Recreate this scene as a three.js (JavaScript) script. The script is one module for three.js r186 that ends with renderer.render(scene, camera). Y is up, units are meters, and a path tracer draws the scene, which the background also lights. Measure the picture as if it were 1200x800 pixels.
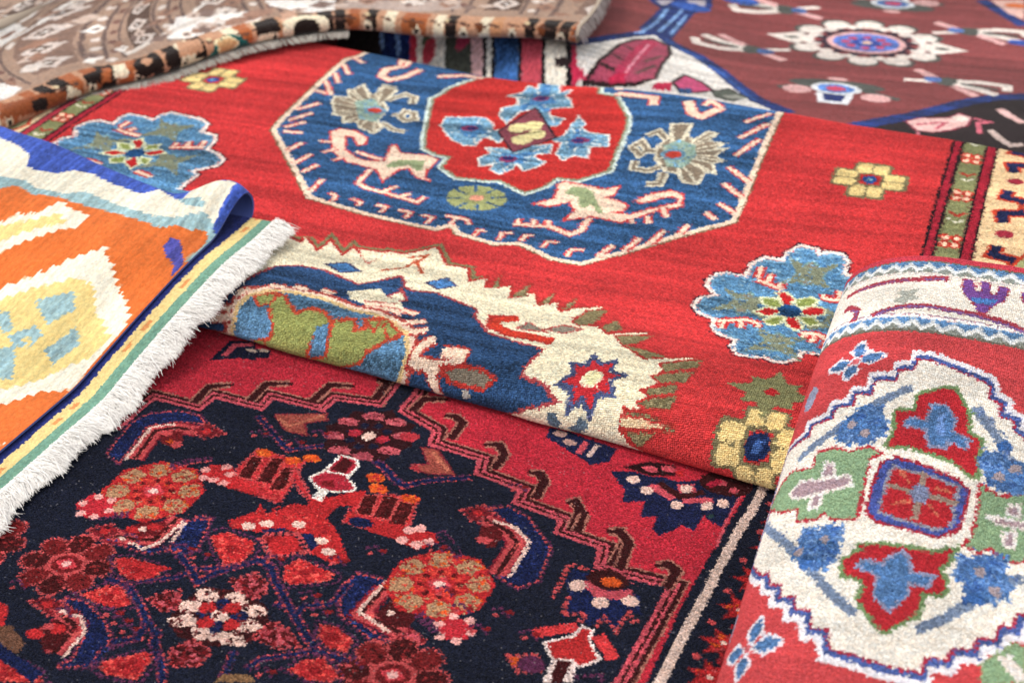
import * as THREE from 'three';
import { mergeGeometries } from 'three/addons/utils/BufferGeometryUtils.js';

// ------------------------------------------------------------------ camera, sky, sun, exposure
const scene = new THREE.Scene();
const camera = new THREE.PerspectiveCamera(24, 1024 / 682, 0.05, 60);
camera.position.set(0, 1.05, 0);
camera.rotation.set(-Math.PI / 6, 0, 0);
camera.focus = 1.8;
camera.userData.fStop = 5.2;
camera.updateMatrixWorld();

const renderer = new THREE.WebGLRenderer({ antialias: true });
renderer.toneMapping = THREE.LinearToneMapping;
renderer.toneMappingExposure = 1.18;
renderer.shadowMap.enabled = true;

const SUN = new THREE.Vector3(-0.55, 1.2, 0.25).normalize();
{ // a thin bright overcast: one smooth layer of cloud, a little brighter round the veiled sun
  const w = 128, h = 64, d = new Float32Array(w * h * 4);
  for (let j = 0; j < h; j++) for (let i = 0; i < w; i++) {
    const el = ((j + 0.5) / h - 0.5) * Math.PI, az = ((i + 0.5) / w - 0.5) * 2 * Math.PI;
    const dir = new THREE.Vector3(Math.cos(el) * Math.cos(az), Math.sin(el), Math.cos(el) * Math.sin(az));
    const up = Math.max(dir.y, 0), c = Math.max(dir.dot(SUN), 0);
    const L = 0.74 * (1 + 0.75 * up) * (1 + 0.9 * Math.pow(c, 6)) / 1.2;
    const k = (j * w + i) * 4;
    d[k] = L * 1.0; d[k + 1] = L * 1.0; d[k + 2] = L * 1.02; d[k + 3] = 1;
  }
  const sky = new THREE.DataTexture(d, w, h, THREE.RGBAFormat, THREE.FloatType);
  sky.mapping = THREE.EquirectangularReflectionMapping;
  sky.magFilter = THREE.LinearFilter; sky.needsUpdate = true;
  scene.background = sky; scene.environment = sky;
}
const sun = new THREE.DirectionalLight(0xfff1dd, 1.25);
sun.position.set(0, 0, -2).addScaledVector(SUN, 6);
sun.target.position.set(0, 0, -2);
sun.castShadow = true;
sun.shadow.radius = 22;
sun.shadow.mapSize.set(2048, 2048);
Object.assign(sun.shadow.camera, { left: -2.5, right: 2.5, top: 2.5, bottom: -2.5, near: 0.5, far: 14 });
scene.add(sun, sun.target);

// ------------------------------------------------------------------ small maths
function hash(x, y, s = 0) {
  let h = Math.imul(x | 0, 374761393) ^ Math.imul(y | 0, 668265263) ^ Math.imul((s | 0) + 11, 1274126177);
  h = Math.imul(h ^ (h >>> 13), 1274126177); h ^= h >>> 16; h = Math.imul(h, 2246822519); h ^= h >>> 15;
  return (h >>> 0) / 4294967296;
}
function noise(x, y, s = 0) {           // smooth value noise, -1..1
  const i = Math.floor(x), j = Math.floor(y), fx = x - i, fy = y - j;
  const a = fx * fx * (3 - 2 * fx), b = fy * fy * (3 - 2 * fy);
  const m = (p, q, t) => p + (q - p) * t;
  return 2 * m(m(hash(i, j, s), hash(i + 1, j, s), a), m(hash(i, j + 1, s), hash(i + 1, j + 1, s), a), b) - 1;
}
const smooth = (a, b, x) => { const t = Math.min(1, Math.max(0, (x - a) / (b - a))); return t * t * (3 - 2 * t); };
const gauss = (x, m, w) => Math.exp(-(((x - m) / w) ** 2));
const deg = Math.PI / 180;
function axes(theta) {                  // a rug's own axes on the floor: u to the right, v away
  const c = Math.cos(theta * deg), s = Math.sin(theta * deg);
  return { xz: (u, v) => [u * c + v * s, u * s - v * c], uv: (x, z) => [x * c + z * s, x * s - z * c] };
}

// ------------------------------------------------------------------ how each rug lies: rug metres (u, v) -> world
const FA = axes(22.5), FB = axes(20), FT = axes(27.4), FD = axes(14), FE = axes(21), FF = axes(19.5);

const lieA = (u, v) => { const [x, z] = FA.xz(u, v); return [x, 0.011 + 0.0018 * noise(u * 4, v * 4, 3), z]; };

const BR = 0.027, BX = 0.046, BL = 0.105, BF = 1.424, BY = 0.014;                       // red rug: fold radius, fold line, underside
const topB = (s, t) => {
  const ridge = 0.040 * smooth(-1.3, -0.75, s) + 0.012 * gauss(s, -1.6, 0.22);
  let y = BY + 2 * BR + 0.010 * gauss(t, BF + 0.1, 0.09);
  y += ridge * smooth(1.75, 2.26, t);
  y += 0.005 * noise(s * 3.1 + 7, t * 4.3, 5) * smooth(0, 0.12, t - BF - BX);
  y += 0.0022 * noise(s * 9, t * 11, 6);
  return y + (BY + 0.004 - y) * smooth(2.27, 2.385, t);
};
const tabB = (() => {                                            // arc length -> distance, along the ridge's middle
  const q = [0], T = [BF + BX]; let t = BF + BX, y = topB(-0.8, t);
  while (t < 2.6) { const y2 = topB(-0.8, t + 0.004); q.push(q[q.length - 1] + Math.hypot(0.004, y2 - y)); t += 0.004; T.push(t); y = y2; }
  return (x) => { let lo = 0, hi = q.length - 1; if (x >= q[hi]) return T[hi] + x - q[hi]; while (hi - lo > 1) { const m = (lo + hi) >> 1; if (q[m] <= x) lo = m; else hi = m; } return T[lo] + (T[hi] - T[lo]) * (x - q[lo]) / (q[hi] - q[lo]); };
})();
const lieB = (u, v) => {
  const [px, pz] = FB.xz(u, v), [s, t] = FT.uv(px, pz);
  const wob = 0.004 * noise(s * 5, 0, 9) + 0.0022 * noise(s * 17, 3, 10), q = t - BF - BX;
  let T, y;
  if (q >= 0) { T = tabB(q); y = topB(s, T); }
  else if (q > -BL) { const a = -q / BL * Math.PI; const h0 = topB(s, BF + BX); T = BF + BX - BX * Math.sin(a); const c = Math.pow((1 + Math.cos(a)) / 2, 1.7); y = BY + (h0 - BY) * c; }
  else { T = BF + BX + (-q - BL); y = BY; }
  const [x, z] = FT.xz(s, T + wob * smooth(0.3, 0, Math.abs(q)));
  return [x, y, z];
};

const lieD = (u, v) => {
  const [x, z] = FD.xz(u, v), [s, t] = FT.uv(x, z);
  const up = 0.085 * (1 - 0.75 * smooth(-1.3, -0.85, s)) * smooth(2.385, 2.46, t) * (1 - 0.5 * smooth(2.5, 2.9, t));
  return [x, 0.011 + up + 0.004 * noise(u * 3, v * 3, 13) * smooth(2.4, 2.6, t), z];
};

const CURVE_C = [[-1.05, -1.9], [-0.9, -2.15], [-0.81, -2.34], [-0.74, -2.45], [-0.69, -2.515], [-0.60, -2.565], [-0.52, -2.625], [-0.42, -2.695], [-0.29, -2.745], [-0.11, -2.725], [0.03, -2.70], [0.07, -2.69], [0.11, -2.675]];
const curveC = new THREE.CatmullRomCurve3(CURVE_C.map(([x, z]) => new THREE.Vector3(x, 0, z)), false, 'centripetal');
const LENC = curveC.getLength(), CR = 0.0155;
const lieC = (u, v) => {                                         // u along the folded edge, v away from it
  const f = Math.min(1, Math.max(0, u / LENC)), p = curveC.getPointAt(f), g = curveC.getTangentAt(f);
  let nx = g.z, nz = -g.x; const fan = smooth(0, 0.6, v); 
  nx = nx * (1 - fan) + 0.05 * fan; nz = nz * (1 - fan) - 1.0 * fan; const l = Math.hypot(nx, nz) || 1;
  if (v < 0) { nx = g.z; nz = -g.x; }
  const base = 0.068 + 0.028 * smooth(0.5, 1.15, u) + 0.006 * noise(u * 6, 2, 21);
  const r = CR * (1 + 0.12 * noise(u * 9, 4, 22));
  let T, y;
  if (v >= 0) { T = r + v; y = base + 2 * r + 0.035 * smooth(0, 0.5, v) + 0.004 * noise(u * 5, v * 5, 23) * smooth(0, 0.1, v); }
  else if (v > -Math.PI * r) { const a = -v / r; T = r - r * Math.sin(a); y = base + r + r * Math.cos(a); }
  else { T = r + (-v - Math.PI * r); y = base; }
  return [p.x + nx * T, y, p.z + nz * T];
};

const foldV = (u) => 1.815 - (u + 1.45) * 0.32 + 0.06 * smooth(-1.2, -1.1, u);
const restE = (u, v) => {                                        // what lies under the kilim: dark rug, then red rug
  const vb = 1.60 - 0.11 * (u + 1.09);
  return 0.014 + (0.016 + 2 * BR) * smooth(vb - 0.26, vb + 0.03, v);
};
const slipE = (v) => 0.030 * smooth(1.38, 1.62, v);
const lieE = (u, v) => {
  const r = 0.016 + 0.015 * gauss(u, -1.11, 0.05) + 0.004 * noise(u * 9, 0, 31), ve = foldV(u) - r;
  const flat = (b) => restE(u, b) + 0.016 + 0.010 * smooth(-1.10, -1.2, u) * 1 + 0.014 * gauss(u, -1.13, 0.045) * smooth(ve - 0.12, ve, b)
    + (2 * r - 0.026) * smooth(ve - 0.10, ve, b) + 0.0035 * noise(u * 7, b * 7, 33) * smooth(-1.09, -1.15, u);
  let w, y;
  if (v <= ve) { w = v; y = flat(v); }
  else if (v < ve + Math.PI * r) { const a = (v - ve) / r; w = ve + r * Math.sin(a); y = flat(ve) - r + r * Math.cos(a); }
  else { w = ve - Math.min(0.05, v - ve - Math.PI * r); y = Math.max(flat(ve) - 2 * r, restE(u, w) + 0.004); }
  const [x, z] = FE.xz(u + slipE(w), w);
  return [x, y, z];
};
const lieE2 = (u, v) => { const [x, z] = FE.xz(u + slipE(v), v); return [x, restE(u, v) + 0.009 + 0.0015 * noise(u * 12, v * 12, 35), z]; };

const lieF = (u, v) => {                                         // u measured round the fold from its upper crest
  const base = 0.014 + 0.066 * smooth(0.98, 1.56, v), b = 0.046 + 0.014 * smooth(0.9, 1.7, v), a = 0.12;
  const u0 = -0.19 + a;                                          // where the upper layer begins
  const d = u - u0; let U, y;
  const len = 1.21 * (a + b);                                    // quarter arc length, roughly
  if (d >= 0) { U = u; y = base + 2 * b - 0.05 * d * d / 0.16 + 0.004 * noise(u * 5, v * 4, 43) + 0.0035 * noise(u * 9, v * 8, 44) * smooth(0, 0.1, d); }
  else if (d > -2 * len) { const k = -d / len * Math.PI / 2; U = u0 - a * Math.sin(k); y = base + b + b * Math.cos(k) + 0.004 * noise(u0 * 5, v * 4, 43) * Math.max(0, Math.cos(k)); }
  else { U = u0 + (-d - 2 * len); y = base; }
  const [x, z] = FF.xz(U, v);
  return [x, y, z];
};
// the rugs' sizes in rug metres: [u0, u1, v0, v1]
const SIZE = { A: [-1.5, -0.02, 0.72, 1.72], B: [-1.72, 0.13, 1.18, 2.72], C: [0, 1.66, -0.14, 1.1], D: [-1.45, 0.75, 2.15, 3.95], E: [-1.95, -1.088, 0.62, 2.0], F: [-0.62, 0.55, 0.7, 1.736], G: [-1.2, -1.041, 0.62, 1.735] };
const LIE = { A: lieA, B: lieB, C: lieC, D: lieD, E: lieE, F: lieF, G: lieE2 };

// ------------------------------------------------------------------ builders
function sheet(lie, [u0, u1, v0, v1], nu, nv, thick, box = [u0, u1, v0, v1]) {
  const P = [], uv = [], idx = [];
  for (let j = 0; j <= nv; j++) for (let i = 0; i <= nu; i++) {
    const u = u0 + (u1 - u0) * i / nu, v = v0 + (v1 - v0) * j / nv;
    P.push(...lie(u, v)); uv.push((u - box[0]) / (box[1] - box[0]), (v - box[2]) / (box[3] - box[2]));
  }
  const id = (i, j) => j * (nu + 1) + i;
  for (let j = 0; j < nv; j++) for (let i = 0; i < nu; i++) idx.push(id(i, j), id(i + 1, j), id(i + 1, j + 1), id(i, j), id(i + 1, j + 1), id(i, j + 1));
  const top = new THREE.BufferGeometry();
  top.setAttribute('position', new THREE.Float32BufferAttribute(P, 3));
  top.setAttribute('uv', new THREE.Float32BufferAttribute(uv, 2));
  top.setIndex(idx); top.computeVertexNormals();
  const N = top.attributes.normal.array, Q = P.map((p, k) => p - N[k] * thick);
  const back = new THREE.BufferGeometry(), bi = [], R = Q.slice(), buv = uv.slice();
  for (let k = 0; k < idx.length; k += 3) bi.push(idx[k], idx[k + 2], idx[k + 1]);
  const rim = [];
  for (let i = 0; i <= nu; i++) rim.push(id(i, 0));
  for (let j = 1; j <= nv; j++) rim.push(id(nu, j));
  for (let i = nu - 1; i >= 0; i--) rim.push(id(i, nv));
  for (let j = nv - 1; j >= 0; j--) rim.push(id(0, j));
  const b = R.length / 3;
  rim.forEach((k) => { for (let c = 0; c < 3; c++) R.push(P[3 * k + c] - N[3 * k + c] * 0.0002); for (let c = 0; c < 3; c++) R.push(Q[3 * k + c]); buv.push(uv[2 * k], uv[2 * k + 1], uv[2 * k], uv[2 * k + 1]); });
  for (let m = 0; m + 1 < rim.length; m++) { const p = b + 2 * m; bi.push(p, p + 1, p + 2, p + 2, p + 1, p + 3); }
  back.setAttribute('position', new THREE.Float32BufferAttribute(R, 3));
  back.setAttribute('uv', new THREE.Float32BufferAttribute(buv, 2));
  back.setIndex(bi); back.computeVertexNormals();
  return { top, back };
}
function part(name, geometry, material, parent) {
  const m = new THREE.Mesh(geometry, material); m.name = name; m.castShadow = m.receiveShadow = true; parent.add(m); return m;
}
function thing(name, label, category, group) {
  const g = new THREE.Group(); g.name = name; g.userData = { label, category }; if (group) g.userData.group = group; scene.add(g); return g;
}

// ------------------------------------------------------------------ the woven designs, drawn flat in rug millimetres
// A design is drawn on a canvas the size of its rug, then re-woven knot by knot (see weave()).
class Design {
  constructor(key, res, ground) {         // res: canvas pixels per metre
    const [u0, u1, v0, v1] = SIZE[key];
    this.key = key; this.res = res; this.u0 = u0; this.v0 = v0;
    this.w = Math.round((u1 - u0) * res); this.h = Math.round((v1 - v0) * res);
    this.cv = document.createElement('canvas'); this.cv.width = this.w; this.cv.height = this.h;
    const c = this.c = this.cv.getContext('2d');
    c.fillStyle = ground; c.fillRect(0, 0, this.w, this.h);
    const k = res / 1000;
    c.setTransform(k, 0, 0, k, -u0 * res, -v0 * res);   // now in millimetres of the rug; row 0 is the edge with the smallest v
    c.lineJoin = 'miter'; c.lineCap = 'butt'; c.miterLimit = 3;
  }
  path(p, closed) { const c = this.c; c.beginPath(); p.forEach(([x, y], i) => (i ? c.lineTo(x, y) : c.moveTo(x, y))); if (closed) c.closePath(); }
  P(color, p) { this.path(p, true); this.c.fillStyle = color; this.c.fill(); }
  L(color, w, p, closed = false) { this.path(p, closed); this.c.strokeStyle = color; this.c.lineWidth = w; const dot = this.dots && w <= 14 && this.dots.includes(color); if (dot) this.c.setLineDash([5, 2.6]); this.c.stroke(); if (dot) this.c.setLineDash([]); }
  PO(color, line, w, p) { this.L(line, w * 2, p, true); this.P(color, p); }              // filled, with an outline outside
  D(color, p, rx, ry = rx) { for (const [x, y] of p) { this.c.beginPath(); this.c.ellipse(x, y, rx, ry, 0, 0, 7); this.c.fillStyle = color; this.c.fill(); } }
  R(color, u0, u1, v0, v1) { this.c.fillStyle = color; this.c.fillRect(u0, v0, u1 - u0, v1 - v0); }
  H(color, line, w, p) { this.L(line, w + 5, p); this.L(color, w, p); }                   // a thin figure with a contour
  S(p, colors, n, seed, size = 2.2) {      // single odd-coloured knots strewn inside an outline
    const c = this.c, xs = p.map((q) => q[0]), ys = p.map((q) => q[1]), x0 = Math.min(...xs), x1 = Math.max(...xs), y0 = Math.min(...ys), y1 = Math.max(...ys);
    c.save(); this.path(p, true); c.clip();
    for (let i = 0; i < n; i++) { c.fillStyle = colors[Math.floor(hash(i, 5, seed) * colors.length)]; c.fillRect(x0 + (x1 - x0) * hash(i, 1, seed), y0 + (y1 - y0) * hash(i, 2, seed), size * (1 + 1.2 * hash(i, 3, seed)), size * (0.8 + hash(i, 4, seed))); }
    c.restore();
  }
  M([x, y], turn, sx, sy, f) { const c = this.c; c.save(); c.translate(x, y); c.rotate(turn); c.scale(sx, sy); f(this); c.restore(); }
}

// ---- B: the red rug with the blue medallion
function designB() {
  const red = '#c63b3d', blue = '#385f8c', cream = '#ead2bd', white = '#dcdcd2', taupe = '#8d7f6e', green = '#8c9a62', pale = '#6f98b2', navy = '#22335f', olive = '#7d7455', gold = '#dcc68a', rose = '#cf4a4c';
  const d = new Design('B', 1100, red), c = cream;
  // borders, left and right of the field: guard, green band with flowers, guard, cream border
  const border = (x, s) => {
    const r = (col, a, b) => d.R(col, Math.min(x + s * a, x + s * b), Math.max(x + s * a, x + s * b), 1100, 2800);
    r('#241c22', -4, 0); r('#a8283a', 0, 9); r('#241c22', 9, 14); r('#86895f', 14, 44); r('#241c22', 44, 48); r('#a8283a', 48, 59); r('#241c22', 59, 63); r('#e2c69c', 63, 190); r('#241c22', 190, 194); r('#a8283a', 194, 204); r('#241c22', 204, 210);
    for (let v = 1240, n = 0; v < 2750; v += 60, n++) {
      if (n % 2) { for (const a of [-1, 1]) for (const b of [-1, 1]) { d.D('#c0392f', [[x + s * 29 + a * 7, v + b * 8]], 8, 9); } for (const a of [-1, 1]) for (const b of [-1, 1]) d.D('#f0c9ae', [[x + s * 29 + a * 7, v + b * 8]], 4.6, 5.6); }
      else { d.L('#b23a32', 5, [[x + s * 18, v + 14], [x + s * 29, v + 4], [x + s * 40, v + 14]]); d.L('#ded9c4', 3.5, [[x + s * 19, v - 4], [x + s * 29, v - 13], [x + s * 39, v - 4]]); }
    }
    for (let v = 1230, n = 0; v < 2750; v += 150, n++) {
      const cx = x + s * 126;
      d.L('#c5452f', 22, [[cx - 36, v + 44], [cx - 40, v + 22], [cx - 10, v + 16], [cx - 8, v - 16], [cx - 40, v - 24], [cx - 34, v - 48]]); d.L('#252c50', 13, [[cx - 36, v + 44], [cx - 40, v + 22], [cx - 10, v + 16], [cx - 8, v - 16], [cx - 40, v - 24], [cx - 34, v - 48]]);
      d.P('#a5a878', [[cx - 14, v], [cx + 6, v - 42], [cx + 40, v - 42], [cx + 58, v], [cx + 40, v + 42], [cx + 6, v + 42]]); d.L('#c5452f', 6, [[cx - 14, v], [cx + 6, v - 42], [cx + 40, v - 42], [cx + 58, v], [cx + 40, v + 42], [cx + 6, v + 42]], true); d.D('#3a2b26', [[cx + 22, v]], 8, 16);
      d.D('#a33143', [[cx - 30, v + 75], [cx + 20, v + 75]], 12, 9);
    }
  };
  border(-137, 1); border(-1474, -1);
  // yellow eight-petalled rosettes in the field
  const rosette = (p, k = 1) => d.M(p, 0, k, k, () => {
    const petal = (g, c) => { for (const [x, y, w, h] of [[-12, 33, 21, 30], [12, 33, 21, 30], [-12, -33, 21, 30], [12, -33, 21, 30], [-34, 11, 30, 20], [-34, -11, 30, 20], [34, 11, 30, 20], [34, -11, 30, 20]]) d.P(c, [[x - w / 2 - g, y - h / 2 + 4 - g], [x - w / 2 + 4 - g, y - h / 2 - g], [x + w / 2 - 4 + g, y - h / 2 - g], [x + w / 2 + g, y - h / 2 + 4 - g], [x + w / 2 + g, y + h / 2 - 4 + g], [x + w / 2 - 4 + g, y + h / 2 + g], [x - w / 2 + 4 - g, y + h / 2 + g], [x - w / 2 - g, y + h / 2 - 4 + g]]); };
    petal(4.5, olive); petal(0, gold);
    d.D('#b2302f', [[0, 0]], 15, 16); d.D('#27508f', [[0, 0]], 10, 11); d.D('#7fa0b0', [[0, 0]], 3.5);
  });
  rosette([[-238, 2153]][0]); rosette([[-1353, 2243]][0]); rosette([[-249, 1490]][0], 0.95); d.D('#1d2b50', [[-249, 1490]], 14, 13); d.D('#3c5a92', [[-249, 1490]], 6, 6);
  // medallion
  const oct = [...[[-1157, 2085], [-1164, 2129], [-1171, 2233], [-1178, 2347], [-1181, 2411], [-1167, 2435]], [-1170, 2640], [-1000, 2720], [-620, 2720], [-410, 2560], ...[[-410, 2345], [-405, 2202], [-402, 2103], [-401, 2002], [-471, 1942], [-523, 1878], [-541, 1862], [-567, 1829], [-609, 1827], [-664, 1853], [-694, 1839], [-753, 1854], [-773, 1879], [-788, 1856], [-896, 1868], [-997, 1888], [-1048, 1951]]];
  d.L('#7d7257', 15, oct, true); d.L(c, 10, oct, true); d.P(blue, oct); d.L(c, 8, oct, true);
  // short barbs that stand inside the medallion's edge
  const barbs = [[[-1143, 2085], [-1109, 2090]], [[-1148, 2100], [-1124, 2131]], [[-1153, 2126], [-1131, 2169]], [[-1161, 2171], [-1137, 2211]], [[-1168, 2257], [-1139, 2251]], [[-1171, 2301], [-1156, 2281], [-1136, 2249]], [[-1172, 2341], [-1146, 2301]], [[-1174, 2382], [-1147, 2344]], [[-1174, 2423], [-1147, 2404]], [[-1101, 2018], [-1092, 2056]], [[-1071, 1980], [-1061, 2020]], [[-1046, 1958], [-1035, 1991]], [[-1006, 1904], [-1006, 1949]],
    [[-421, 2341], [-452, 2292]], [[-416, 2300], [-446, 2233]], [[-416, 2239], [-439, 2174]], [[-403, 2108], [-441, 2140]], [[-403, 2067], [-438, 2097]], [[-403, 2023], [-432, 2044]], [[-425, 1999], [-443, 2016]], [[-464, 1950], [-459, 1978]], [[-492, 1913], [-487, 1953]], [[-520, 1879], [-514, 1924]], [[-552, 1854], [-541, 1891]], [[-524, 1881], [-512, 1921]], [[-497, 1910], [-486, 1955]]];
  for (const b of barbs) d.H(c, rose, 7, b);
  const hooks = [[[-961, 1887], [-964, 1905], [-977, 1911]], [[-923, 1885], [-922, 1898], [-940, 1905]], [[-883, 1878], [-881, 1897], [-899, 1898]], [[-843, 1873], [-842, 1892], [-862, 1894]], [[-807, 1867], [-806, 1889], [-824, 1890]], [[-775, 1878], [-775, 1900], [-791, 1899], [-775, 1900], [-758, 1898], [-749, 1885]], [[-694, 1851], [-696, 1876], [-683, 1883]], [[-664, 1860], [-665, 1882], [-652, 1887]], [[-630, 1852], [-630, 1875], [-615, 1876]], [[-592, 1840], [-592, 1863], [-575, 1867]], [[-729, 1852], [-730, 1873], [-721, 1874]]];
  for (const b of hooks) d.H(c, rose, 5, b);
  // red star-octagon in the middle
  const core = [...[[-926, 2155], [-974, 2305], [-968, 2319], [-963, 2356], [-946, 2390]], [-890, 2480], [-690, 2480], ...[[-775, 2622], [-712, 2364], [-679, 2352], [-636, 2274], [-628, 2244], [-611, 2093], [-647, 2057], [-680, 2060], [-688, 2031], [-709, 2007], [-759, 2035], [-781, 2028], [-822, 2022], [-854, 2047], [-856, 2086], [-882, 2089], [-906, 2106]]];
  d.L('#cfdbd4', 20, core, true); d.L('#8d927a', 9, core, true); d.P('#c03634', core); 
  const spray = [[[-818, 2203], [-829, 2194], [-841, 2219], [-857, 2239], [-871, 2245], [-924, 2236], [-920, 2202], [-899, 2173], [-880, 2149], [-855, 2134], [-838, 2136], [-838, 2165], [-827, 2174], [-803, 2154]], [[-794, 2137], [-817, 2131], [-803, 2116], [-814, 2093], [-802, 2069], [-785, 2083], [-782, 2060], [-766, 2053], [-754, 2074], [-757, 2096], [-735, 2072], [-721, 2087], [-713, 2103], [-738, 2119], [-736, 2131], [-716, 2135], [-723, 2166], [-750, 2154], [-772, 2130]],
    [[-727, 2184], [-707, 2174], [-705, 2137], [-687, 2115], [-677, 2134], [-654, 2128], [-663, 2167], [-635, 2170], [-645, 2208], [-681, 2215], [-698, 2232], [-694, 2245], [-712, 2268], [-714, 2237], [-712, 2206]], [[-800, 2297], [-817, 2279], [-820, 2231], [-841, 2258], [-848, 2293], [-828, 2312], [-840, 2344], [-861, 2345], [-840, 2360], [-839, 2393], [-819, 2379], [-866, 2598], [-846, 2605], [-779, 2365], [-761, 2381], [-766, 2354], [-749, 2335], [-736, 2307], [-754, 2306], [-777, 2298], [-762, 2271], [-735, 2260], [-738, 2234], [-749, 2232]]];
  for (const s of spray) {
    const cx = s.reduce((a, q) => a + q[0], 0) / s.length, cy = s.reduce((a, q) => a + q[1], 0) / s.length, near = (k) => s.map(([x, y]) => [cx + (x - cx) * k, cy + (y - cy) * k]);
    d.L('#e6e3dc', 6, near(1), true); d.P(pale, near(1)); s.forEach((q, i) => { if (i % 3 == 1) d.L('#e2e4de', 3, [[cx + (q[0] - cx) * 0.35, cy + (q[1] - cy) * 0.35], [cx + (q[0] - cx) * 0.9, cy + (q[1] - cy) * 0.9]]); });
    d.P('#4a7cab', near(0.5)); d.S(near(0.95), ['#4f7fa8', '#8db4cc', '#c3d3d6'], 70, 17);
  }
  d.D('#8a3a62', [[-870, 2197], [-683, 2187], [-800, 2341], [-770, 2102]], 14, 11); d.D('#35306b', [[-867, 2197], [-686, 2186], [-799, 2341], [-771, 2105]], 9, 7);
  const dia = [[-819, 2193], [-795, 2297], [-726, 2191], [-772, 2130]]; d.L('#2d2430', 7, dia, true); d.P('#8e4a57', dia);
  d.D('#e0d6a0', [[-794, 2216], [-774, 2228], [-774, 2174], [-759, 2197]], 16, 18); d.L('#6d6540', 4, [[-799, 2191], [-752, 2209]]);
  // palmettes left and right
  const pal = (petals, ring, mid, arms) => {
    for (const a of arms) { d.L('#d9d2bd', 15, a); d.L(taupe, 6, a); }
    d.L('#d9d2bd', 9, petals, true); d.P(taupe, petals); for (const q of petals) d.L('#d9d2bd', 3.5, [mid, q]); d.P('#8fa79c', ring); d.S(ring, ['#a9b8a4', '#7f9a86', '#6a94b0'], 90, 33, 3); d.D('#6f98b0', [mid], 19, 17); d.D('#c04438', [mid], 12, 11);
  };
  pal([[-1081, 2277], [-1105, 2310], [-1110, 2284], [-1117, 2280], [-1100, 2252], [-1127, 2246], [-1118, 2220], [-1099, 2191], [-1095, 2177], [-1078, 2177], [-1066, 2152], [-1050, 2166], [-1035, 2145], [-1008, 2134], [-1008, 2158], [-1026, 2187], [-1029, 2232], [-1048, 2261], [-1048, 2315], [-1073, 2319], [-1069, 2282]], [[-1091, 2242], [-1068, 2268], [-1032, 2231], [-1020, 2174], [-1051, 2174]], [[-1044, 2221]][0], [[[-1044, 2267], [-1026, 2305], [-1007, 2298], [-1000, 2271]], [[-1056, 2273], [-1070, 2324], [-1051, 2322]], [[-1014, 2178], [-986, 2159], [-964, 2158]], [[-1012, 2218], [-997, 2217], [-998, 2239], [-983, 2237], [-970, 2213], [-982, 2201], [-996, 2214]], [[-1081, 2277], [-1105, 2298]]]);
  pal([[-527, 2225], [-511, 2205], [-496, 2240], [-485, 2238], [-492, 2209], [-467, 2207], [-478, 2182], [-461, 2190], [-471, 2166], [-456, 2156], [-469, 2146], [-458, 2121], [-473, 2123], [-475, 2089], [-494, 2088], [-507, 2110], [-528, 2112], [-549, 2141], [-557, 2182], [-545, 2214], [-557, 2257], [-530, 2262]], [[-551, 2183], [-533, 2209], [-504, 2191], [-494, 2164], [-504, 2123], [-531, 2124]], [[-529, 2159]][0], [[[-548, 2199], [-571, 2231], [-585, 2213]], [[-556, 2164], [-570, 2165], [-588, 2193], [-597, 2173], [-579, 2149], [-570, 2165]], [[-537, 2123], [-553, 2106], [-576, 2107], [-579, 2131]], [[-529, 2106], [-527, 2074], [-546, 2069]], [[-494, 2100], [-478, 2089]]]);
  d.D('#9fa470', [[-770, 1967]], 44, 40); d.D('#dd9d84', [[-770, 1967]], 10); for (let i = 0; i < 8; i++) d.L(blue, 4, [[[-770, 1967]][0], [[[-770, 1967]][0][0] + 60 * Math.cos(i * 0.785 + 0.4), [[-770, 1967]][0][1] + 60 * Math.sin(i * 0.785 + 0.4)]].map(([x, y], j) => (j ? [x, y] : [x + 20 * Math.cos(i * 0.785 + 0.4), y + 20 * Math.sin(i * 0.785 + 0.4)])));
  // the pair of horned figures below the star, and the pieces of the far pair
  const beast1 = [[-960, 2094], [-958, 2102], [-936, 2075], [-894, 2079], [-872, 2069], [-873, 2026], [-868, 2003], [-852, 1995], [-877, 2000], [-902, 2028], [-915, 2015], [-918, 1992], [-920, 1973], [-945, 2007], [-966, 2012], [-1000, 2017], [-1033, 2042], [-1069, 2106], [-1061, 2124], [-1037, 2127], [-1011, 2112], [-1002, 2089], [-1010, 2079], [-1027, 2105], [-1043, 2104], [-1020, 2054], [-992, 2034], [-973, 2029], [-946, 2039]];
  d.L(rose, 7, beast1, true); d.P(c, beast1); d.P('#98a57e', [[-940, 2025], [-930, 2051], [-890, 2061], [-879, 2024], [-886, 2021], [-906, 2037], [-931, 2016]]);
  d.H(c, rose, 8, [[-1002, 2056], [-953, 2043]]); d.H(c, rose, 6, [[-1051, 2073], [-1070, 2068]]); d.H(c, rose, 6, [[-1034, 2054], [-1047, 2032]]); d.H(c, rose, 5, [[-1010, 2032], [-1021, 2012]]); d.H(c, rose, 7, [[-954, 2004], [-952, 1953], [-934, 1942], [-845, 1924], [-841, 1944]]); d.H(c, rose, 7, [[-903, 1941], [-892, 1962]]); d.H(c, rose, 7, [[-875, 1934], [-864, 1944]]);
  const beast2 = [[-669, 2041], [-662, 2047], [-641, 2044], [-600, 2039], [-582, 2051], [-582, 2028], [-594, 2018], [-563, 2010], [-555, 2004], [-557, 1989], [-577, 1979], [-543, 1982], [-523, 2003], [-486, 2031], [-492, 2045], [-504, 2046], [-537, 2018], [-547, 2020], [-534, 2041], [-506, 2060], [-487, 2053], [-480, 2023], [-513, 2002], [-540, 1971], [-550, 1959], [-584, 1963], [-598, 1964], [-604, 1958], [-628, 1945], [-622, 1971], [-637, 1994], [-662, 1974], [-683, 1976], [-660, 1998]];
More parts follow.
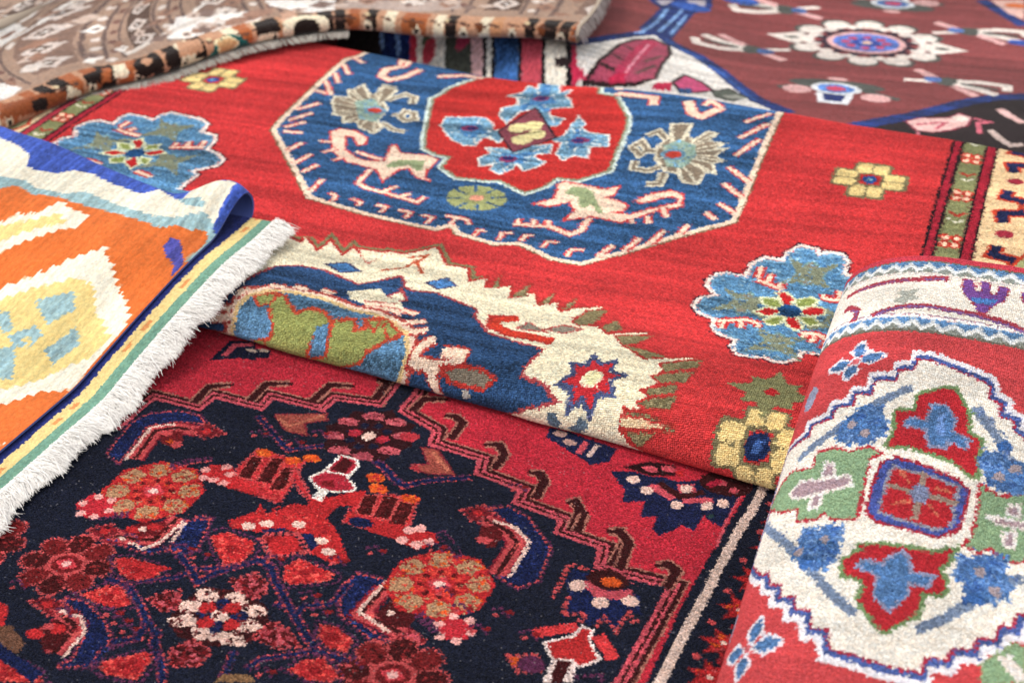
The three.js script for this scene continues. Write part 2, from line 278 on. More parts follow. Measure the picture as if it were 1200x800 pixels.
  d.L(rose, 7, beast2, true); d.P(c, beast2); d.P('#98a57e', [[-653, 2014], [-648, 2035], [-629, 2037], [-614, 2029], [-599, 2004], [-580, 1973], [-590, 1975], [-605, 1993], [-612, 1983], [-618, 1981], [-630, 2010]]);
  d.H(c, rose, 9, [[-596, 1957], [-597, 1922], [-607, 1905], [-627, 1915], [-644, 1922], [-694, 1910]]); d.H(c, rose, 6, [[-687, 1913], [-691, 1927]]); d.H(c, rose, 6, [[-666, 1917], [-670, 1935]]); d.H(c, rose, 7, [[-646, 1921], [-650, 1939]]); d.H(c, rose, 8, [[-505, 2013], [-493, 1989]]); d.H(c, rose, 8, [[-520, 1986], [-512, 1966]]); d.H(c, rose, 7, [[-538, 1967], [-534, 1959]]);
  d.L(blue, 6, [[-500, 2038], [-530, 2013]]);
  d.H(c, rose, 13, [[-1155, 2620], [-1080, 2416], [-1100, 2392], [-1095, 2362], [-1076, 2352], [-1057, 2376], [-1044, 2415]]); d.H(c, rose, 9, [[-1075, 2418], [-1111, 2631]]); d.H(c, rose, 10, [[-1007, 2396], [-963, 2418], [-931, 2416]]); d.H(c, rose, 14, [[-680, 2367], [-648, 2361], [-613, 2356], [-607, 2324]]); d.H(c, rose, 10, [[-681, 2383], [-703, 2623]]); d.H(c, rose, 16, [[-557, 2352], [-537, 2304], [-520, 2294], [-499, 2339]]); d.H(c, rose, 10, [[-528, 2340], [-523, 2363], [-499, 2339]]);
  // the two large blue eight-lobed flowers
  const flower = (out, mid, sq, combs, petals) => {
    d.L('#2c2436', 11, out, true); d.P(pale, out); d.L('#c63a3c', 7, out, true); d.L('#eadad2', 6, out, true); d.P('#5682a4', out.map(([x, y]) => [mid[0] + (x - mid[0]) * 0.93, mid[1] + (y - mid[1]) * 0.93]));
    for (const s of sq) { d.L('#74938f', 7, s, true); d.P('#8b8474', s); const cx = s.reduce((a, q) => a + q[0], 0) / s.length, cy = s.reduce((a, q) => a + q[1], 0) / s.length; for (let i = 0; i < 4; i++) { const a = i * 1.5708 + 0.78; d.P('#848a74', [[cx + 52 * Math.cos(a), cy + 52 * Math.sin(a)], [cx + 14 * Math.cos(a + 1.5), cy + 14 * Math.sin(a + 1.5)], [cx + 14 * Math.cos(a - 1.5), cy + 14 * Math.sin(a - 1.5)]]); } }
    d.S(out, ['#6f9cbc', '#3f709f', '#86aac0'], 900, 23, 2.4);
    for (const k of combs) { d.L('#c63a3c', 15, k.spine.map(([x, y]) => [x, y])); for (const t of k.teeth) { d.L('#c63a3c', 14, t); } d.L(c, 7, k.spine); for (const t of k.teeth) d.L(c, 6, t); }
    petals.forEach((p, i) => { d.L('#d8dcb8', 8, p, true); d.P(i % 2 ? '#8e9a55' : '#bf2a2c', p); }); d.D('#24507f', [mid], 15, 17);
  };
  const comb = (spine, ...teeth) => ({ spine, teeth });
  flower([[-375, 1802], [-393, 1822], [-396, 1843], [-388, 1866], [-378, 1872], [-351, 1870], [-353, 1904], [-339, 1925], [-313, 1924], [-312, 1944], [-299, 1965], [-275, 1961], [-269, 1947], [-260, 1957], [-239, 1955], [-229, 1936], [-230, 1909], [-206, 1905], [-186, 1892], [-172, 1871], [-164, 1834], [-159, 1793], [-174, 1753], [-186, 1725], [-216, 1696], [-242, 1692], [-245, 1672], [-256, 1655], [-272, 1653], [-284, 1661], [-289, 1655], [-314, 1652], [-326, 1672], [-323, 1691], [-347, 1698], [-358, 1713], [-362, 1736], [-383, 1743], [-396, 1760], [-393, 1786]], [[-278, 1794]][0],
    [[[-347, 1809], [-335, 1825], [-325, 1802], [-325, 1781], [-336, 1762], [-348, 1782]], [[-288, 1911], [-275, 1927], [-255, 1906], [-257, 1879], [-275, 1870], [-288, 1890]], [[-292, 1708], [-279, 1728], [-258, 1707], [-262, 1686], [-282, 1682]], [[-228, 1797], [-215, 1810], [-205, 1787], [-218, 1764]]],
    [comb([[-337, 1866], [-320, 1859], [-297, 1849]], [[-336, 1871], [-338, 1901]], [[-321, 1864], [-321, 1888]], [[-305, 1854], [-303, 1867]]), comb([[-217, 1844], [-232, 1840], [-247, 1843]], [[-226, 1849], [-227, 1866]], [[-243, 1844], [-245, 1852]]), comb([[-358, 1733], [-323, 1750], [-306, 1745]], [[-350, 1734], [-349, 1715]], [[-329, 1743], [-327, 1725]], [[-307, 1745], [-308, 1735]]), comb([[-254, 1741], [-234, 1748], [-219, 1735]], [[-248, 1744], [-250, 1731]], [[-237, 1744], [-236, 1722]], [[-219, 1735], [-220, 1710]])],
    [[[-302, 1837], [-294, 1841], [-280, 1828], [-282, 1810], [-289, 1809]], [[-275, 1827], [-260, 1837], [-250, 1833], [-254, 1818], [-270, 1809]], [[-265, 1797], [-253, 1815], [-238, 1814], [-238, 1802], [-251, 1791]], [[-264, 1783], [-248, 1787], [-238, 1775], [-248, 1766]], [[-278, 1774], [-268, 1779], [-256, 1757], [-262, 1748], [-274, 1759]], [[-282, 1775], [-285, 1754], [-296, 1749], [-302, 1756], [-292, 1771]], [[-290, 1789], [-306, 1792], [-317, 1775], [-301, 1771]], [[-317, 1816], [-302, 1819], [-290, 1804], [-302, 1796], [-312, 1802]]]);
  flower([...[[-1459, 1931], [-1457, 1950], [-1444, 1965], [-1461, 1994], [-1455, 2016], [-1440, 2029], [-1412, 2025], [-1415, 2050], [-1410, 2068], [-1385, 2066], [-1361, 2060], [-1358, 2079], [-1348, 2096], [-1322, 2091], [-1288, 2086], [-1267, 2073], [-1263, 2042], [-1234, 2036], [-1223, 2015], [-1220, 1985], [-1191, 1971], [-1177, 1959], [-1178, 1939], [-1207, 1913], [-1192, 1904], [-1194, 1872], [-1193, 1843]], ...[[-1119, 1846], [-1159, 1805], [-1226, 1786], [-1317, 1819], [-1403, 1873]]], [[-1321, 1939]][0],
    [[[-1405, 1956], [-1396, 1978], [-1372, 1962], [-1369, 1938], [-1387, 1931]], [[-1337, 2038], [-1319, 2056], [-1298, 2039], [-1302, 2013], [-1324, 2012]], [[-1275, 1929], [-1261, 1951], [-1238, 1936], [-1242, 1918], [-1262, 1911]]],
    [comb([[-1396, 2009], [-1374, 2002], [-1348, 1999]], [[-1395, 2016], [-1392, 2040]], [[-1377, 2010], [-1368, 2023]]), comb([[-1281, 1976], [-1252, 1983], [-1228, 1989]], [[-1276, 1983], [-1278, 1995]], [[-1257, 1988], [-1262, 2005]], [[-1235, 1993], [-1240, 2011]]), comb([[-1387, 1890], [-1367, 1891], [-1345, 1884]], [[-1369, 1890], [-1356, 1879]]), comb([[-1286, 1884], [-1265, 1877], [-1253, 1873]])],
    [[[-1347, 1978], [-1338, 1988], [-1325, 1970], [-1326, 1954]], [[-1316, 1970], [-1302, 1978], [-1298, 1967], [-1313, 1956]], [[-1309, 1945], [-1289, 1962], [-1278, 1955], [-1293, 1941]], [[-1302, 1929], [-1288, 1928], [-1284, 1912], [-1295, 1913]], [[-1317, 1908], [-1313, 1928], [-1295, 1904], [-1298, 1891]], [[-1345, 1909], [-1328, 1922], [-1321, 1906], [-1335, 1898]], [[-1366, 1923], [-1355, 1938], [-1334, 1936], [-1347, 1921]], [[-1362, 1963], [-1347, 1965], [-1333, 1948], [-1352, 1947]]]);
  // green star, small grey motif
  const star = (p, k, col, mid) => d.M(p, 0, k, k, () => { for (let i = 0; i < 8; i++) { const a = i * Math.PI / 4; d.P(col, [[Math.cos(a - 0.5) * 27, Math.sin(a - 0.5) * 27], [Math.cos(a) * (i % 2 ? 42 : 56), Math.sin(a) * (i % 2 ? 42 : 56)], [Math.cos(a + 0.5) * 27, Math.sin(a + 0.5) * 27], [0, 0]]); } d.D(mid, [[0, 0]], 8); });
  star([[-255, 1575]][0], 1.0, '#84845c', '#b92a30');
  // the ivory cartouche at the folded end, with its serrated edge
  const ivory = [...[[-1033, 1763], [-1009, 1758], [-987, 1749], [-981, 1764], [-943, 1744], [-946, 1766], [-909, 1727], [-909, 1770], [-872, 1728], [-871, 1762], [-829, 1720], [-822, 1757], [-799, 1758], [-863, 1762], [-829, 1715], [-820, 1765], [-795, 1763], [-764, 1799], [-733, 1753], [-703, 1755], [-685, 1715], [-670, 1738], [-660, 1706], [-631, 1727], [-620, 1692], [-596, 1717], [-581, 1685], [-559, 1700], [-549, 1676], [-529, 1696], [-499, 1715], [-527, 1665], [-512, 1650], [-487, 1653], [-474, 1633], [-427, 1662], [-452, 1617], [-424, 1606], [-412, 1590], [-353, 1619], [-395, 1586], [-385, 1575], [-396, 1557], [-384, 1551], [-399, 1532], [-386, 1527], [-399, 1517], [-388, 1513], [-409, 1506], [-356, 1500], [-410, 1493], [-403, 1476], [-382, 1458]], [-420, 1390], [-560, 1330], [-900, 1330], [-1250, 1420], [-1250, 1600]];
  d.L('#847a58', 22, ivory.slice(0, 22)); d.L('#b23a36', 10, ivory.slice(0, 40)); d.P('#e0d8bf', ivory);
  for (const t of [[[-652, 1713], [-655, 1757], [-645, 1716]], [[-618, 1695], [-609, 1745], [-602, 1705]], [[-579, 1687], [-571, 1727], [-567, 1695]], [[-547, 1677], [-540, 1724], [-537, 1692]], [[-522, 1656], [-515, 1694], [-493, 1707], [-497, 1659], [-511, 1649]], [[-484, 1650], [-474, 1683], [-459, 1655], [-473, 1641]], [[-460, 1633], [-435, 1645], [-419, 1654], [-430, 1626], [-445, 1612]], [[-443, 1613], [-411, 1610], [-390, 1606], [-412, 1593]], [[-390, 1588], [-348, 1616], [-350, 1595], [-383, 1573]], [[-393, 1560], [-350, 1587], [-355, 1560], [-382, 1551]], [[-396, 1532], [-362, 1553], [-361, 1535], [-385, 1526]], [[-397, 1517], [-356, 1531], [-358, 1515], [-386, 1513]], [[-408, 1509], [-378, 1507], [-344, 1496], [-358, 1495], [-403, 1501]], [[-407, 1490], [-367, 1492], [-388, 1475]]]) { d.L('#b23a36', 6, t, true); d.P('#847a58', t); d.S(t, ['#9a8f6c', '#6d6448'], 30, 97); }
  d.PO('#e0c9a4', '#b23a36', 2.5, [[-412, 1504], [-391, 1503], [-358, 1499], [-375, 1496], [-412, 1495]]); d.L('#b5563a', 5, [[-805, 1701], [-781, 1720], [-768, 1756], [-766, 1772], [-787, 1753]]); d.L('#b5563a', 5, [[-775, 1753], [-750, 1714]]);
  const nb = '#2e4a70', sea = [...[[-981, 1579], [-967, 1586], [-955, 1608], [-946, 1635], [-935, 1658], [-907, 1672], [-871, 1673], [-841, 1662], [-813, 1651], [-797, 1665], [-773, 1693], [-759, 1673], [-758, 1650], [-768, 1636], [-753, 1622], [-732, 1629], [-760, 1668], [-740, 1657], [-711, 1663], [-678, 1651], [-646, 1639], [-644, 1623], [-612, 1589], [-576, 1580], [-537, 1574], [-545, 1541], [-546, 1531], [-515, 1526], [-497, 1514], [-530, 1506], [-574, 1482]], [-720, 1420], [-900, 1400], [-1250, 1520]];
  d.L('#a8474c', 8, sea, true); d.P(nb, sea);
  d.P('#e0d8bf', [[-817, 1630], [-782, 1653], [-766, 1633], [-742, 1626], [-728, 1607], [-737, 1596], [-765, 1596], [-786, 1608], [-808, 1614]]); d.PO('#4d80b8', '#4a3f5c', 3, [[-877, 1694], [-856, 1709], [-830, 1691], [-850, 1680]]); d.PO('#4d80b8', '#4a3f5c', 3, [[-732, 1690], [-715, 1714], [-697, 1697], [-713, 1678]]);
  // small round medallion with green leaves, on the front of the fold
  const rnd = [...[[-959, 1535], [-947, 1567], [-946, 1580], [-936, 1589], [-921, 1595], [-903, 1601], [-873, 1606], [-838, 1604], [-796, 1590], [-761, 1587], [-730, 1576], [-706, 1563], [-701, 1556], [-695, 1545], [-699, 1528], [-710, 1506]], [-880, 1440], [-1080, 1440], [-1180, 1500]];
  d.L('#b2504a', 26, rnd, true); d.L(c, 17, rnd, true); d.P('#5d86a8', rnd); d.L('#dcc08c', 6, rnd, true);
  const g1 = [...[[-900, 1581], [-897, 1592], [-888, 1593], [-880, 1585], [-859, 1575], [-844, 1582], [-824, 1578], [-811, 1569], [-825, 1563], [-832, 1552], [-845, 1518]], [-1090, 1455], ...[[-888, 1547], [-886, 1564]]], g2 = [...[[-805, 1570], [-782, 1573], [-776, 1562], [-757, 1565], [-765, 1575], [-748, 1580], [-717, 1562], [-739, 1551], [-754, 1545], [-758, 1536]], [-960, 1440], [-1060, 1440], ...[[-807, 1533], [-804, 1555]]];
  for (const g of [g1, g2]) { d.L('#c2503a', 9, g, true); d.P('#969c5c', g); }
  for (const s of [[[-926, 1588], [-902, 1596], [-901, 1587], [-916, 1580]], [[-741, 1575], [-719, 1566], [-722, 1558], [-733, 1563]], [[-766, 1576], [-749, 1577], [-749, 1566]], [[-922, 1539], [-903, 1544], [-909, 1529]]]) d.PO('#969c5c', '#c2503a', 3, s);
  d.P('#5d86a8', [[-828, 1564], [-811, 1568], [-812, 1544], [-823, 1534], [-829, 1542]]);
  for (const h of [[[-985, 1572], [-954, 1575]], [[-987, 1564], [-955, 1567]], [[-955, 1590], [-941, 1596]], [[-918, 1609], [-899, 1611]], [[-889, 1618], [-868, 1617]], [[-850, 1624], [-831, 1619]], [[-780, 1605], [-756, 1608]], [[-750, 1605], [-728, 1597]], [[-732, 1606], [-711, 1602]], [[-717, 1580], [-692, 1591]], [[-706, 1567], [-683, 1573]], [[-786, 1609], [-745, 1614]]]) d.H(c, '#b2504a', 8, h);
  d.L('#b2403c', 17, [[-668, 1562], [-682, 1550], [-686, 1537], [-660, 1535], [-652, 1501]]); d.L(c, 11, [[-668, 1562], [-682, 1550], [-686, 1537], [-660, 1535], [-653, 1500]]); d.H(c, '#b2403c', 11, [[-652, 1549], [-625, 1548], [-627, 1537], [-655, 1534]]);
  d.PO('#84796a', '#b83a34', 5, [[-641, 1532], [-620, 1535], [-595, 1533], [-580, 1526], [-589, 1519], [-612, 1521], [-633, 1524]]);
  d.L('#b83a34', 17, [[-590, 1639], [-616, 1628], [-612, 1609], [-587, 1599], [-530, 1597]]); d.L('#c9402f', 11, [[-590, 1639], [-613, 1625], [-609, 1610], [-587, 1599], [-529, 1598]]); d.PO('#8d8578', '#b85a54', 3, [[-579, 1614], [-573, 1633], [-549, 1617]]); d.PO('#8d8578', '#b85a54', 3, [[-545, 1624], [-530, 1640], [-507, 1638], [-524, 1622]]);
  const fl = [[-461, 1541]][0]; d.c.save(); d.c.translate(fl[0], fl[1]); d.c.scale(0.84, 0.8); d.c.translate(-fl[0], -fl[1]); for (let i = 0; i < 8; i++) { const a = i * Math.PI / 4 + 0.3, f = [Math.cos(a), Math.sin(a)]; d.P('#4a5479', [[fl[0] + f[0] * 50, fl[1] + f[1] * 58], [fl[0] + f[0] * 22 - f[1] * 17, fl[1] + f[1] * 26 + f[0] * 17], [fl[0] + f[0] * 22 + f[1] * 17, fl[1] + f[1] * 26 - f[0] * 17]]); d.P('#c03038', [[fl[0] + f[0] * 38, fl[1] + f[1] * 44], [fl[0] + f[0] * 14 - f[1] * 12, fl[1] + f[1] * 16 + f[0] * 12], [fl[0] + f[0] * 14 + f[1] * 12, fl[1] + f[1] * 16 - f[0] * 12]]); }
  d.c.restore(); d.D('#dfd9b0', [fl], 9, 10); d.D('#5b6f80', [[-496, 1494], [-495, 1487], [-460, 1491], [-469, 1482]], 8, 9); d.D('#b9b8b2', [[-611, 1509]], 5, 7);
  return d;
}

// ---- A: the dark rug on the floor
function designA() {
  const navy = '#1a1e2e', red = '#b52a3a', pink = '#c04d5a', brown = '#3b1518', tan = '#a4695c', blue = '#182149', scar = '#b4282c', or = '#cc521f', white = '#d6b5a9', plum = '#5c2a4a', coral = '#b8464a';
  const d = new Design('A', 1380, red); d.dots = [coral, '#b8484a', '#c2504e', plum];
  // stepped edge between the red corner and the dark field, drawn as lines and then covered by the field
  const edge = [[-1400, 1420], ...[[-1035, 1288], [-1036, 1334], [-1034, 1363], [-969, 1361], [-968, 1393], [-934, 1392], [-900, 1391], [-902, 1419], [-832, 1418], [-830, 1447], [-771, 1456], [-776, 1514]]];
  const edge2 = [[-754, 1517], [-753, 1455], [-696, 1430], [-687, 1401], [-620, 1393], [-614, 1366], [-555, 1356], [-552, 1331], [-493, 1321], [-490, 1295], [-488, 1298], [-437, 1291], [-431, 1259], [-375, 1248], [-399, 1256], [-350, 1257], [-353, 1098]];
  for (const e of [edge, edge2]) for (const [c, w] of [[tan, 40], [brown, 35], [pink, 25], [brown, 17], [pink, 11]]) d.L(c, w, e);
  const field = [...edge, ...[[-771, 1521], [-759, 1521]], ...edge2, [-330, 600], [-1600, 600]];
  d.P(navy, field);
  for (const h of [[[-987, 1375], [-990, 1414], [-968, 1428]], [[-927, 1405], [-928, 1448], [-902, 1459]], [[-857, 1435], [-855, 1477], [-829, 1485]], [[-789, 1470], [-792, 1510], [-805, 1512]], [[-736, 1461], [-734, 1493], [-709, 1501]], [[-667, 1423], [-668, 1460], [-681, 1470], [-694, 1468]], [[-595, 1385], [-596, 1417], [-610, 1433], [-624, 1428]], [[-531, 1349], [-533, 1383], [-544, 1396], [-556, 1394]], [[-474, 1313], [-477, 1346], [-488, 1362], [-495, 1355]], [[-467, 1312], [-471, 1344]], [[-413, 1273], [-413, 1314], [-424, 1328], [-436, 1323]], [[-404, 1269], [-410, 1314], [-425, 1329], [-436, 1325]], [[-350, 1256], [-348, 1287], [-359, 1295], [-370, 1288]]]) { const n = h.length - 1, tip = h[n], pre = h[n - 1], end = [tip[0] + (tip[0] - pre[0]) * 0.15, tip[1] + (tip[1] - pre[1]) * 0.15]; d.L(tan, 15, h); d.L(brown, 10, h.slice(0, n).concat([[(pre[0] + tip[0]) / 2, (pre[1] + tip[1]) / 2]])); d.L(brown, 6, [pre, end]); }
  // border on the right: thin red line, dark strip, white line, and the outer border with small flowers
  const inner = [...[[-319, 1517], [-315, 1413], [-312, 1317], [-318, 1197], [-322, 1115]]];
  d.P(navy, [...[[-317, 1639], [-316, 1467], [-322, 1373], [-325, 1299], [-327, 1228], [-324, 1115]], [-350, 700], [0, 700], [0, 1720], [-330, 1720]]);
  d.L(pink, 4, [[-345, 1720], ...[[-318, 1469], [-325, 1430], [-324, 1384], [-322, 1344]]]);
  d.L('#cbb3a8', 11, [[-309, 1720], [-305, 1600], ...[[-303, 1460], [-304, 1417], [-308, 1370], [-309, 1318], [-310, 1261], [-312, 1191], [-312, 1137]], [-318, 1000], [-318, 600]]);
  for (let v = 980, n = 0; v < 1720; v += 54, n++) for (const [du, k] of [[0, 1], [74, 0.9], [140, 0.8]]) {
    const u = -266 + du + 5 * noise(n * 1.7, du, 3), q = Array.from({ length: 14 }, (_, i) => { const a = i * 0.4488 + n, rr = k * (i % 2 ? 12 : 24); return [u + rr * Math.cos(a), v + 4 * (n % 2) + rr * Math.sin(a)]; });
    d.L('#6e1c24', 3, q, true); d.P(scar, q); d.S(q, ['#8e1f28', coral, '#6a1a20', or], 40, n * 7 + du, 2.6); d.D(white, [[u - 2, v + 2]], 3); d.D(coral, [[u + 26, v + 24], [u - 22, v + 27]], 4.5); d.L(plum, 4, [[u + 30, v - 22], [u + 38, v + 6]]); d.D('#8e1f28', [[u + 4, v + 28]], 7, 5);
  }
  // dark palmette in the red corner, under the folded rug
  const corner = [...[[-472, 1430], [-441, 1443], [-394, 1440], [-364, 1457], [-322, 1457], [-325, 1430], [-326, 1391], [-326, 1377], [-343, 1384], [-350, 1393], [-352, 1360], [-366, 1366], [-383, 1337], [-394, 1347], [-397, 1370], [-413, 1361], [-417, 1391], [-441, 1379], [-444, 1402]]]; d.P('#1b2142', corner);
  d.PO('#2a1116', '#9a2433', 2, [[-461, 1444], [-436, 1466], [-408, 1468], [-402, 1450], [-427, 1440]]); d.D(pink, [[-431, 1452], [-412, 1460]], 9, 6); d.D(brown, [[-344, 1456]], 30, 22); d.D(pink, [[-349, 1457], [-332, 1448]], 6);
  d.L(pink, 12, [[-423, 1421], [-407, 1417], [-389, 1407]]); d.L(brown, 9, [[-414, 1430], [-384, 1414], [-362, 1432]]); d.L(pink, 10, [[-379, 1407], [-349, 1422]]); d.L(pink, 16, [[-391, 1428], [-373, 1436]]); d.L('#a5223a', 9, [[-361, 1445], [-351, 1461]]); d.L(scar, 8, [[-395, 1451], [-400, 1460]]);
  d.D(white, [[-442, 1425], [-422, 1411], [-383, 1397], [-352, 1408], [-337, 1420], [-382, 1431]], 7, 8); d.D('#2a3f40', [[-343, 1392]], 4);
  d.P('#1b2142', [[-565, 1468], [-568, 1489], [-540, 1488], [-517, 1482], [-500, 1437], [-522, 1447], [-538, 1455]]); d.L(pink, 8, [[-518, 1449], [-518, 1477]]); d.D('#b08c84', [[-552, 1481], [-535, 1468]], 9, 6); d.P('#1b2142', [[-517, 1482], [-480, 1476], [-480, 1446], [-499, 1433]]); d.L('#c9aca4', 6, [[-505, 1449], [-503, 1476]]);
  d.P('#171a30', [[-1024, 1469], [-1025, 1522], [-994, 1534], [-969, 1492], [-992, 1488]]); d.L(pink, 9, [[-1012, 1486], [-1014, 1514], [-993, 1526]]); d.P('#171a30', [[-998, 1498], [-996, 1516], [-964, 1520], [-957, 1503], [-978, 1497]]); d.D('#b39d90', [[-987, 1511], [-972, 1517]], 8, 4);
  // ---- figures of the dark field
  const band = (outer, red1, line, cap) => { d.L(plum, 10, outer, true); d.L(coral, 5, outer, true); d.P(blue, outer); if (red1) { d.L('#7e1c2c', 24, red1); d.L(coral, 18, red1); d.L(brown, 5, red1); } if (line) d.L(white, 4.5, line); d.S(outer, ['#26336c', '#161c40'], 140, 89); if (red1) d.S(red1.concat(red1.slice().reverse().map(([x, y]) => [x + 9, y + 9])), ['#cf5a56', '#8e2228'], 60, 90); if (cap) { d.L(coral, 6, cap, true); d.P('#6e1c24', cap); const m = cap.reduce((a, q) => [a[0] + q[0] / cap.length, a[1] + q[1] / cap.length], [0, 0]); d.S(cap, [coral, '#8a1f2a', navy], 40, 91); d.D(scar, [m], 6, 5); } };
  band([[-1018, 1242], [-1030, 1308], [-1024, 1331], [-995, 1350], [-967, 1352], [-951, 1341], [-984, 1332], [-1011, 1311], [-998, 1234]], [[-984, 1244], [-995, 1305], [-974, 1321], [-945, 1323]], [[-993, 1238], [-1004, 1309], [-982, 1325]], [[-956, 1321], [-948, 1342], [-917, 1330], [-933, 1313]]);
  d.P('#6a1a20', [[-986, 1299], [-983, 1312], [-964, 1315], [-954, 1297], [-957, 1282], [-973, 1284]]); d.D(coral, [[-980, 1306], [-956, 1289]], 7); d.D(or, [[-967, 1292]], 4);
  band([[-568, 1314], [-554, 1323], [-527, 1314], [-484, 1272], [-476, 1218], [-490, 1200], [-513, 1208], [-508, 1226], [-507, 1263], [-519, 1285], [-549, 1302]], [[-569, 1294], [-535, 1283], [-519, 1268], [-518, 1211]], [[-559, 1294], [-532, 1293], [-507, 1273], [-505, 1211]], [[-597, 1299], [-579, 1315], [-565, 1307], [-575, 1283]]);
  d.P('#5a181c', [[-566, 1279], [-553, 1287], [-538, 1276], [-537, 1250], [-546, 1249], [-562, 1261]]); d.D(coral, [[-554, 1259]], 9, 7);
  band([[-947, 1107], [-906, 1105], [-872, 1103], [-848, 1121], [-848, 1159], [-846, 1179], [-857, 1180], [-851, 1120], [-871, 1112]], [[-950, 1112], [-906, 1116], [-879, 1124], [-876, 1169]], [[-916, 1115], [-882, 1107], [-871, 1122], [-867, 1167]], [[-953, 1113], [-937, 1130], [-920, 1121], [-930, 1104]]);
  band([[-854, 1118], [-863, 1166], [-843, 1177], [-829, 1129], [-835, 1110]], null, [[-859, 1127], [-864, 1163]]);
  d.P('#6a1a20', [[-920, 1126], [-909, 1147], [-882, 1156], [-876, 1136], [-893, 1124]]); d.D(scar, [[-909, 1131], [-890, 1144]], 9, 6); d.D(white, [[-900, 1136]], 5);
  band([[-909, 1007], [-885, 1010], [-853, 994], [-829, 972], [-821, 935], [-853, 920], [-844, 934], [-856, 974], [-877, 994], [-900, 1002]], [[-898, 985], [-872, 977], [-867, 934]], [[-900, 990], [-876, 990], [-859, 973], [-855, 932]], [[-938, 991], [-925, 1003], [-906, 1001], [-903, 979]]);
  d.P('#4c161a', [[-906, 959], [-895, 977], [-877, 975], [-867, 938], [-882, 936]]); d.D(scar, [[-902, 951], [-887, 966]], 10, 7); d.D(coral, [[-897, 965]], 6);
  band([[-654, 1124], [-651, 1155], [-622, 1157], [-629, 1115], [-630, 1097], [-599, 1080], [-576, 1071], [-595, 1072], [-637, 1092]], [[-616, 1145], [-619, 1100], [-594, 1096], [-562, 1086]], [[-619, 1158], [-623, 1103], [-580, 1085]], [[-573, 1077], [-563, 1095], [-541, 1088], [-552, 1072]]);
  d.P('#4c161a', [[-606, 1105], [-601, 1129], [-585, 1138], [-566, 1122], [-567, 1098], [-587, 1094]]); d.D(white, [[-592, 1113]], 4); d.D(pink, [[-555, 1084]], 9);
  // tan and scarlet checkered discs
  const disc = (p, rx, ry) => d.M(p, 0, rx / 100, ry / 100, () => {
    d.P(scar, Array.from({ length: 8 }, (_, i) => [104 * Math.cos((i + 0.5) * 0.7854), 104 * Math.sin((i + 0.5) * 0.7854)]));
    for (let i = 0; i < 8; i++) { const a = (i + 0.5) * 0.7854; d.P('#a8805f', [[62 * Math.cos(a - 0.36), 62 * Math.sin(a - 0.36)], [94 * Math.cos(a - 0.22), 94 * Math.sin(a - 0.22)], [94 * Math.cos(a + 0.22), 94 * Math.sin(a + 0.22)], [62 * Math.cos(a + 0.36), 62 * Math.sin(a + 0.36)], [46 * Math.cos(a), 46 * Math.sin(a)]]); }
    const ring = Array.from({ length: 8 }, (_, i) => [104 * Math.cos((i + 0.5) * 0.7854), 104 * Math.sin((i + 0.5) * 0.7854)]);
    d.S(ring, [scar, or, '#8e2226', '#a8805f', '#cf4a3c'], 330, 41, 4);
    for (let i = 0; i < 8; i++) { const a = i * 0.7854; d.P('#cf3f36', [[30 * Math.cos(a - 0.25), 30 * Math.sin(a - 0.25)], [56 * Math.cos(a), 56 * Math.sin(a)], [30 * Math.cos(a + 0.25), 30 * Math.sin(a + 0.25)]]); d.D('#5e1a1c', [[36 * Math.cos(a + 0.39), 36 * Math.sin(a + 0.39)]], 6); }
    d.P('#cc4650', [[-26, 0], [0, -22], [26, 0], [0, 22]]); d.D('#dfb9b0', [[0, 0]], 11, 9);
  });
  disc([[-929, 1200]][0], 56, 56); disc([[-566, 1173]][0], 56, 56);
  // brown rosettes with pink petals outlines
  const rose = (p, r) => d.M(p, 0, r / 100, r / 100, () => {
    const lobe = (a, r0, r1, w) => [[r0 * Math.cos(a), r0 * Math.sin(a)], [(r0 + r1) / 2 * Math.cos(a - w), (r0 + r1) / 2 * Math.sin(a - w)], [r1 * Math.cos(a - w * 0.55), r1 * Math.sin(a - w * 0.55)], [r1 * 1.05 * Math.cos(a), r1 * 1.05 * Math.sin(a)], [r1 * Math.cos(a + w * 0.55), r1 * Math.sin(a + w * 0.55)], [(r0 + r1) / 2 * Math.cos(a + w), (r0 + r1) / 2 * Math.sin(a + w)]];
    d.D('#3e1417', [[0, 0]], 84); for (let i = 0; i < 8; i++) { const a = i * 0.7854 + 0.2, q = lobe(a, 30, 96, 0.42); d.L('#b8484a', 12, q, true); }
    for (let i = 0; i < 8; i++) { const a = i * 0.7854 + 0.2, q = lobe(a, 32, 94, 0.40); d.P(i % 2 ? '#6e1c1f' : '#451518', q); d.S(q, ['#8e2a2c', '#3a1214', '#7a2024'], 26, i + 7, 4); }
    d.P('#b8484a', Array.from({ length: 8 }, (_, i) => [44 * Math.cos(i * 0.785), 40 * Math.sin(i * 0.785)])); d.P('#701c20', Array.from({ length: 8 }, (_, i) => [34 * Math.cos(i * 0.785), 30 * Math.sin(i * 0.785)])); d.P('#c43c46', [[-26, 0], [0, -20], [26, 0], [0, 20]]); d.D('#dfaaa4', [[0, 0]], 10);
  });
  rose([[-940, 1055]][0], 50); rose([[-550, 1031]][0], 54); rose([[-1051, 1054]][0], 50);
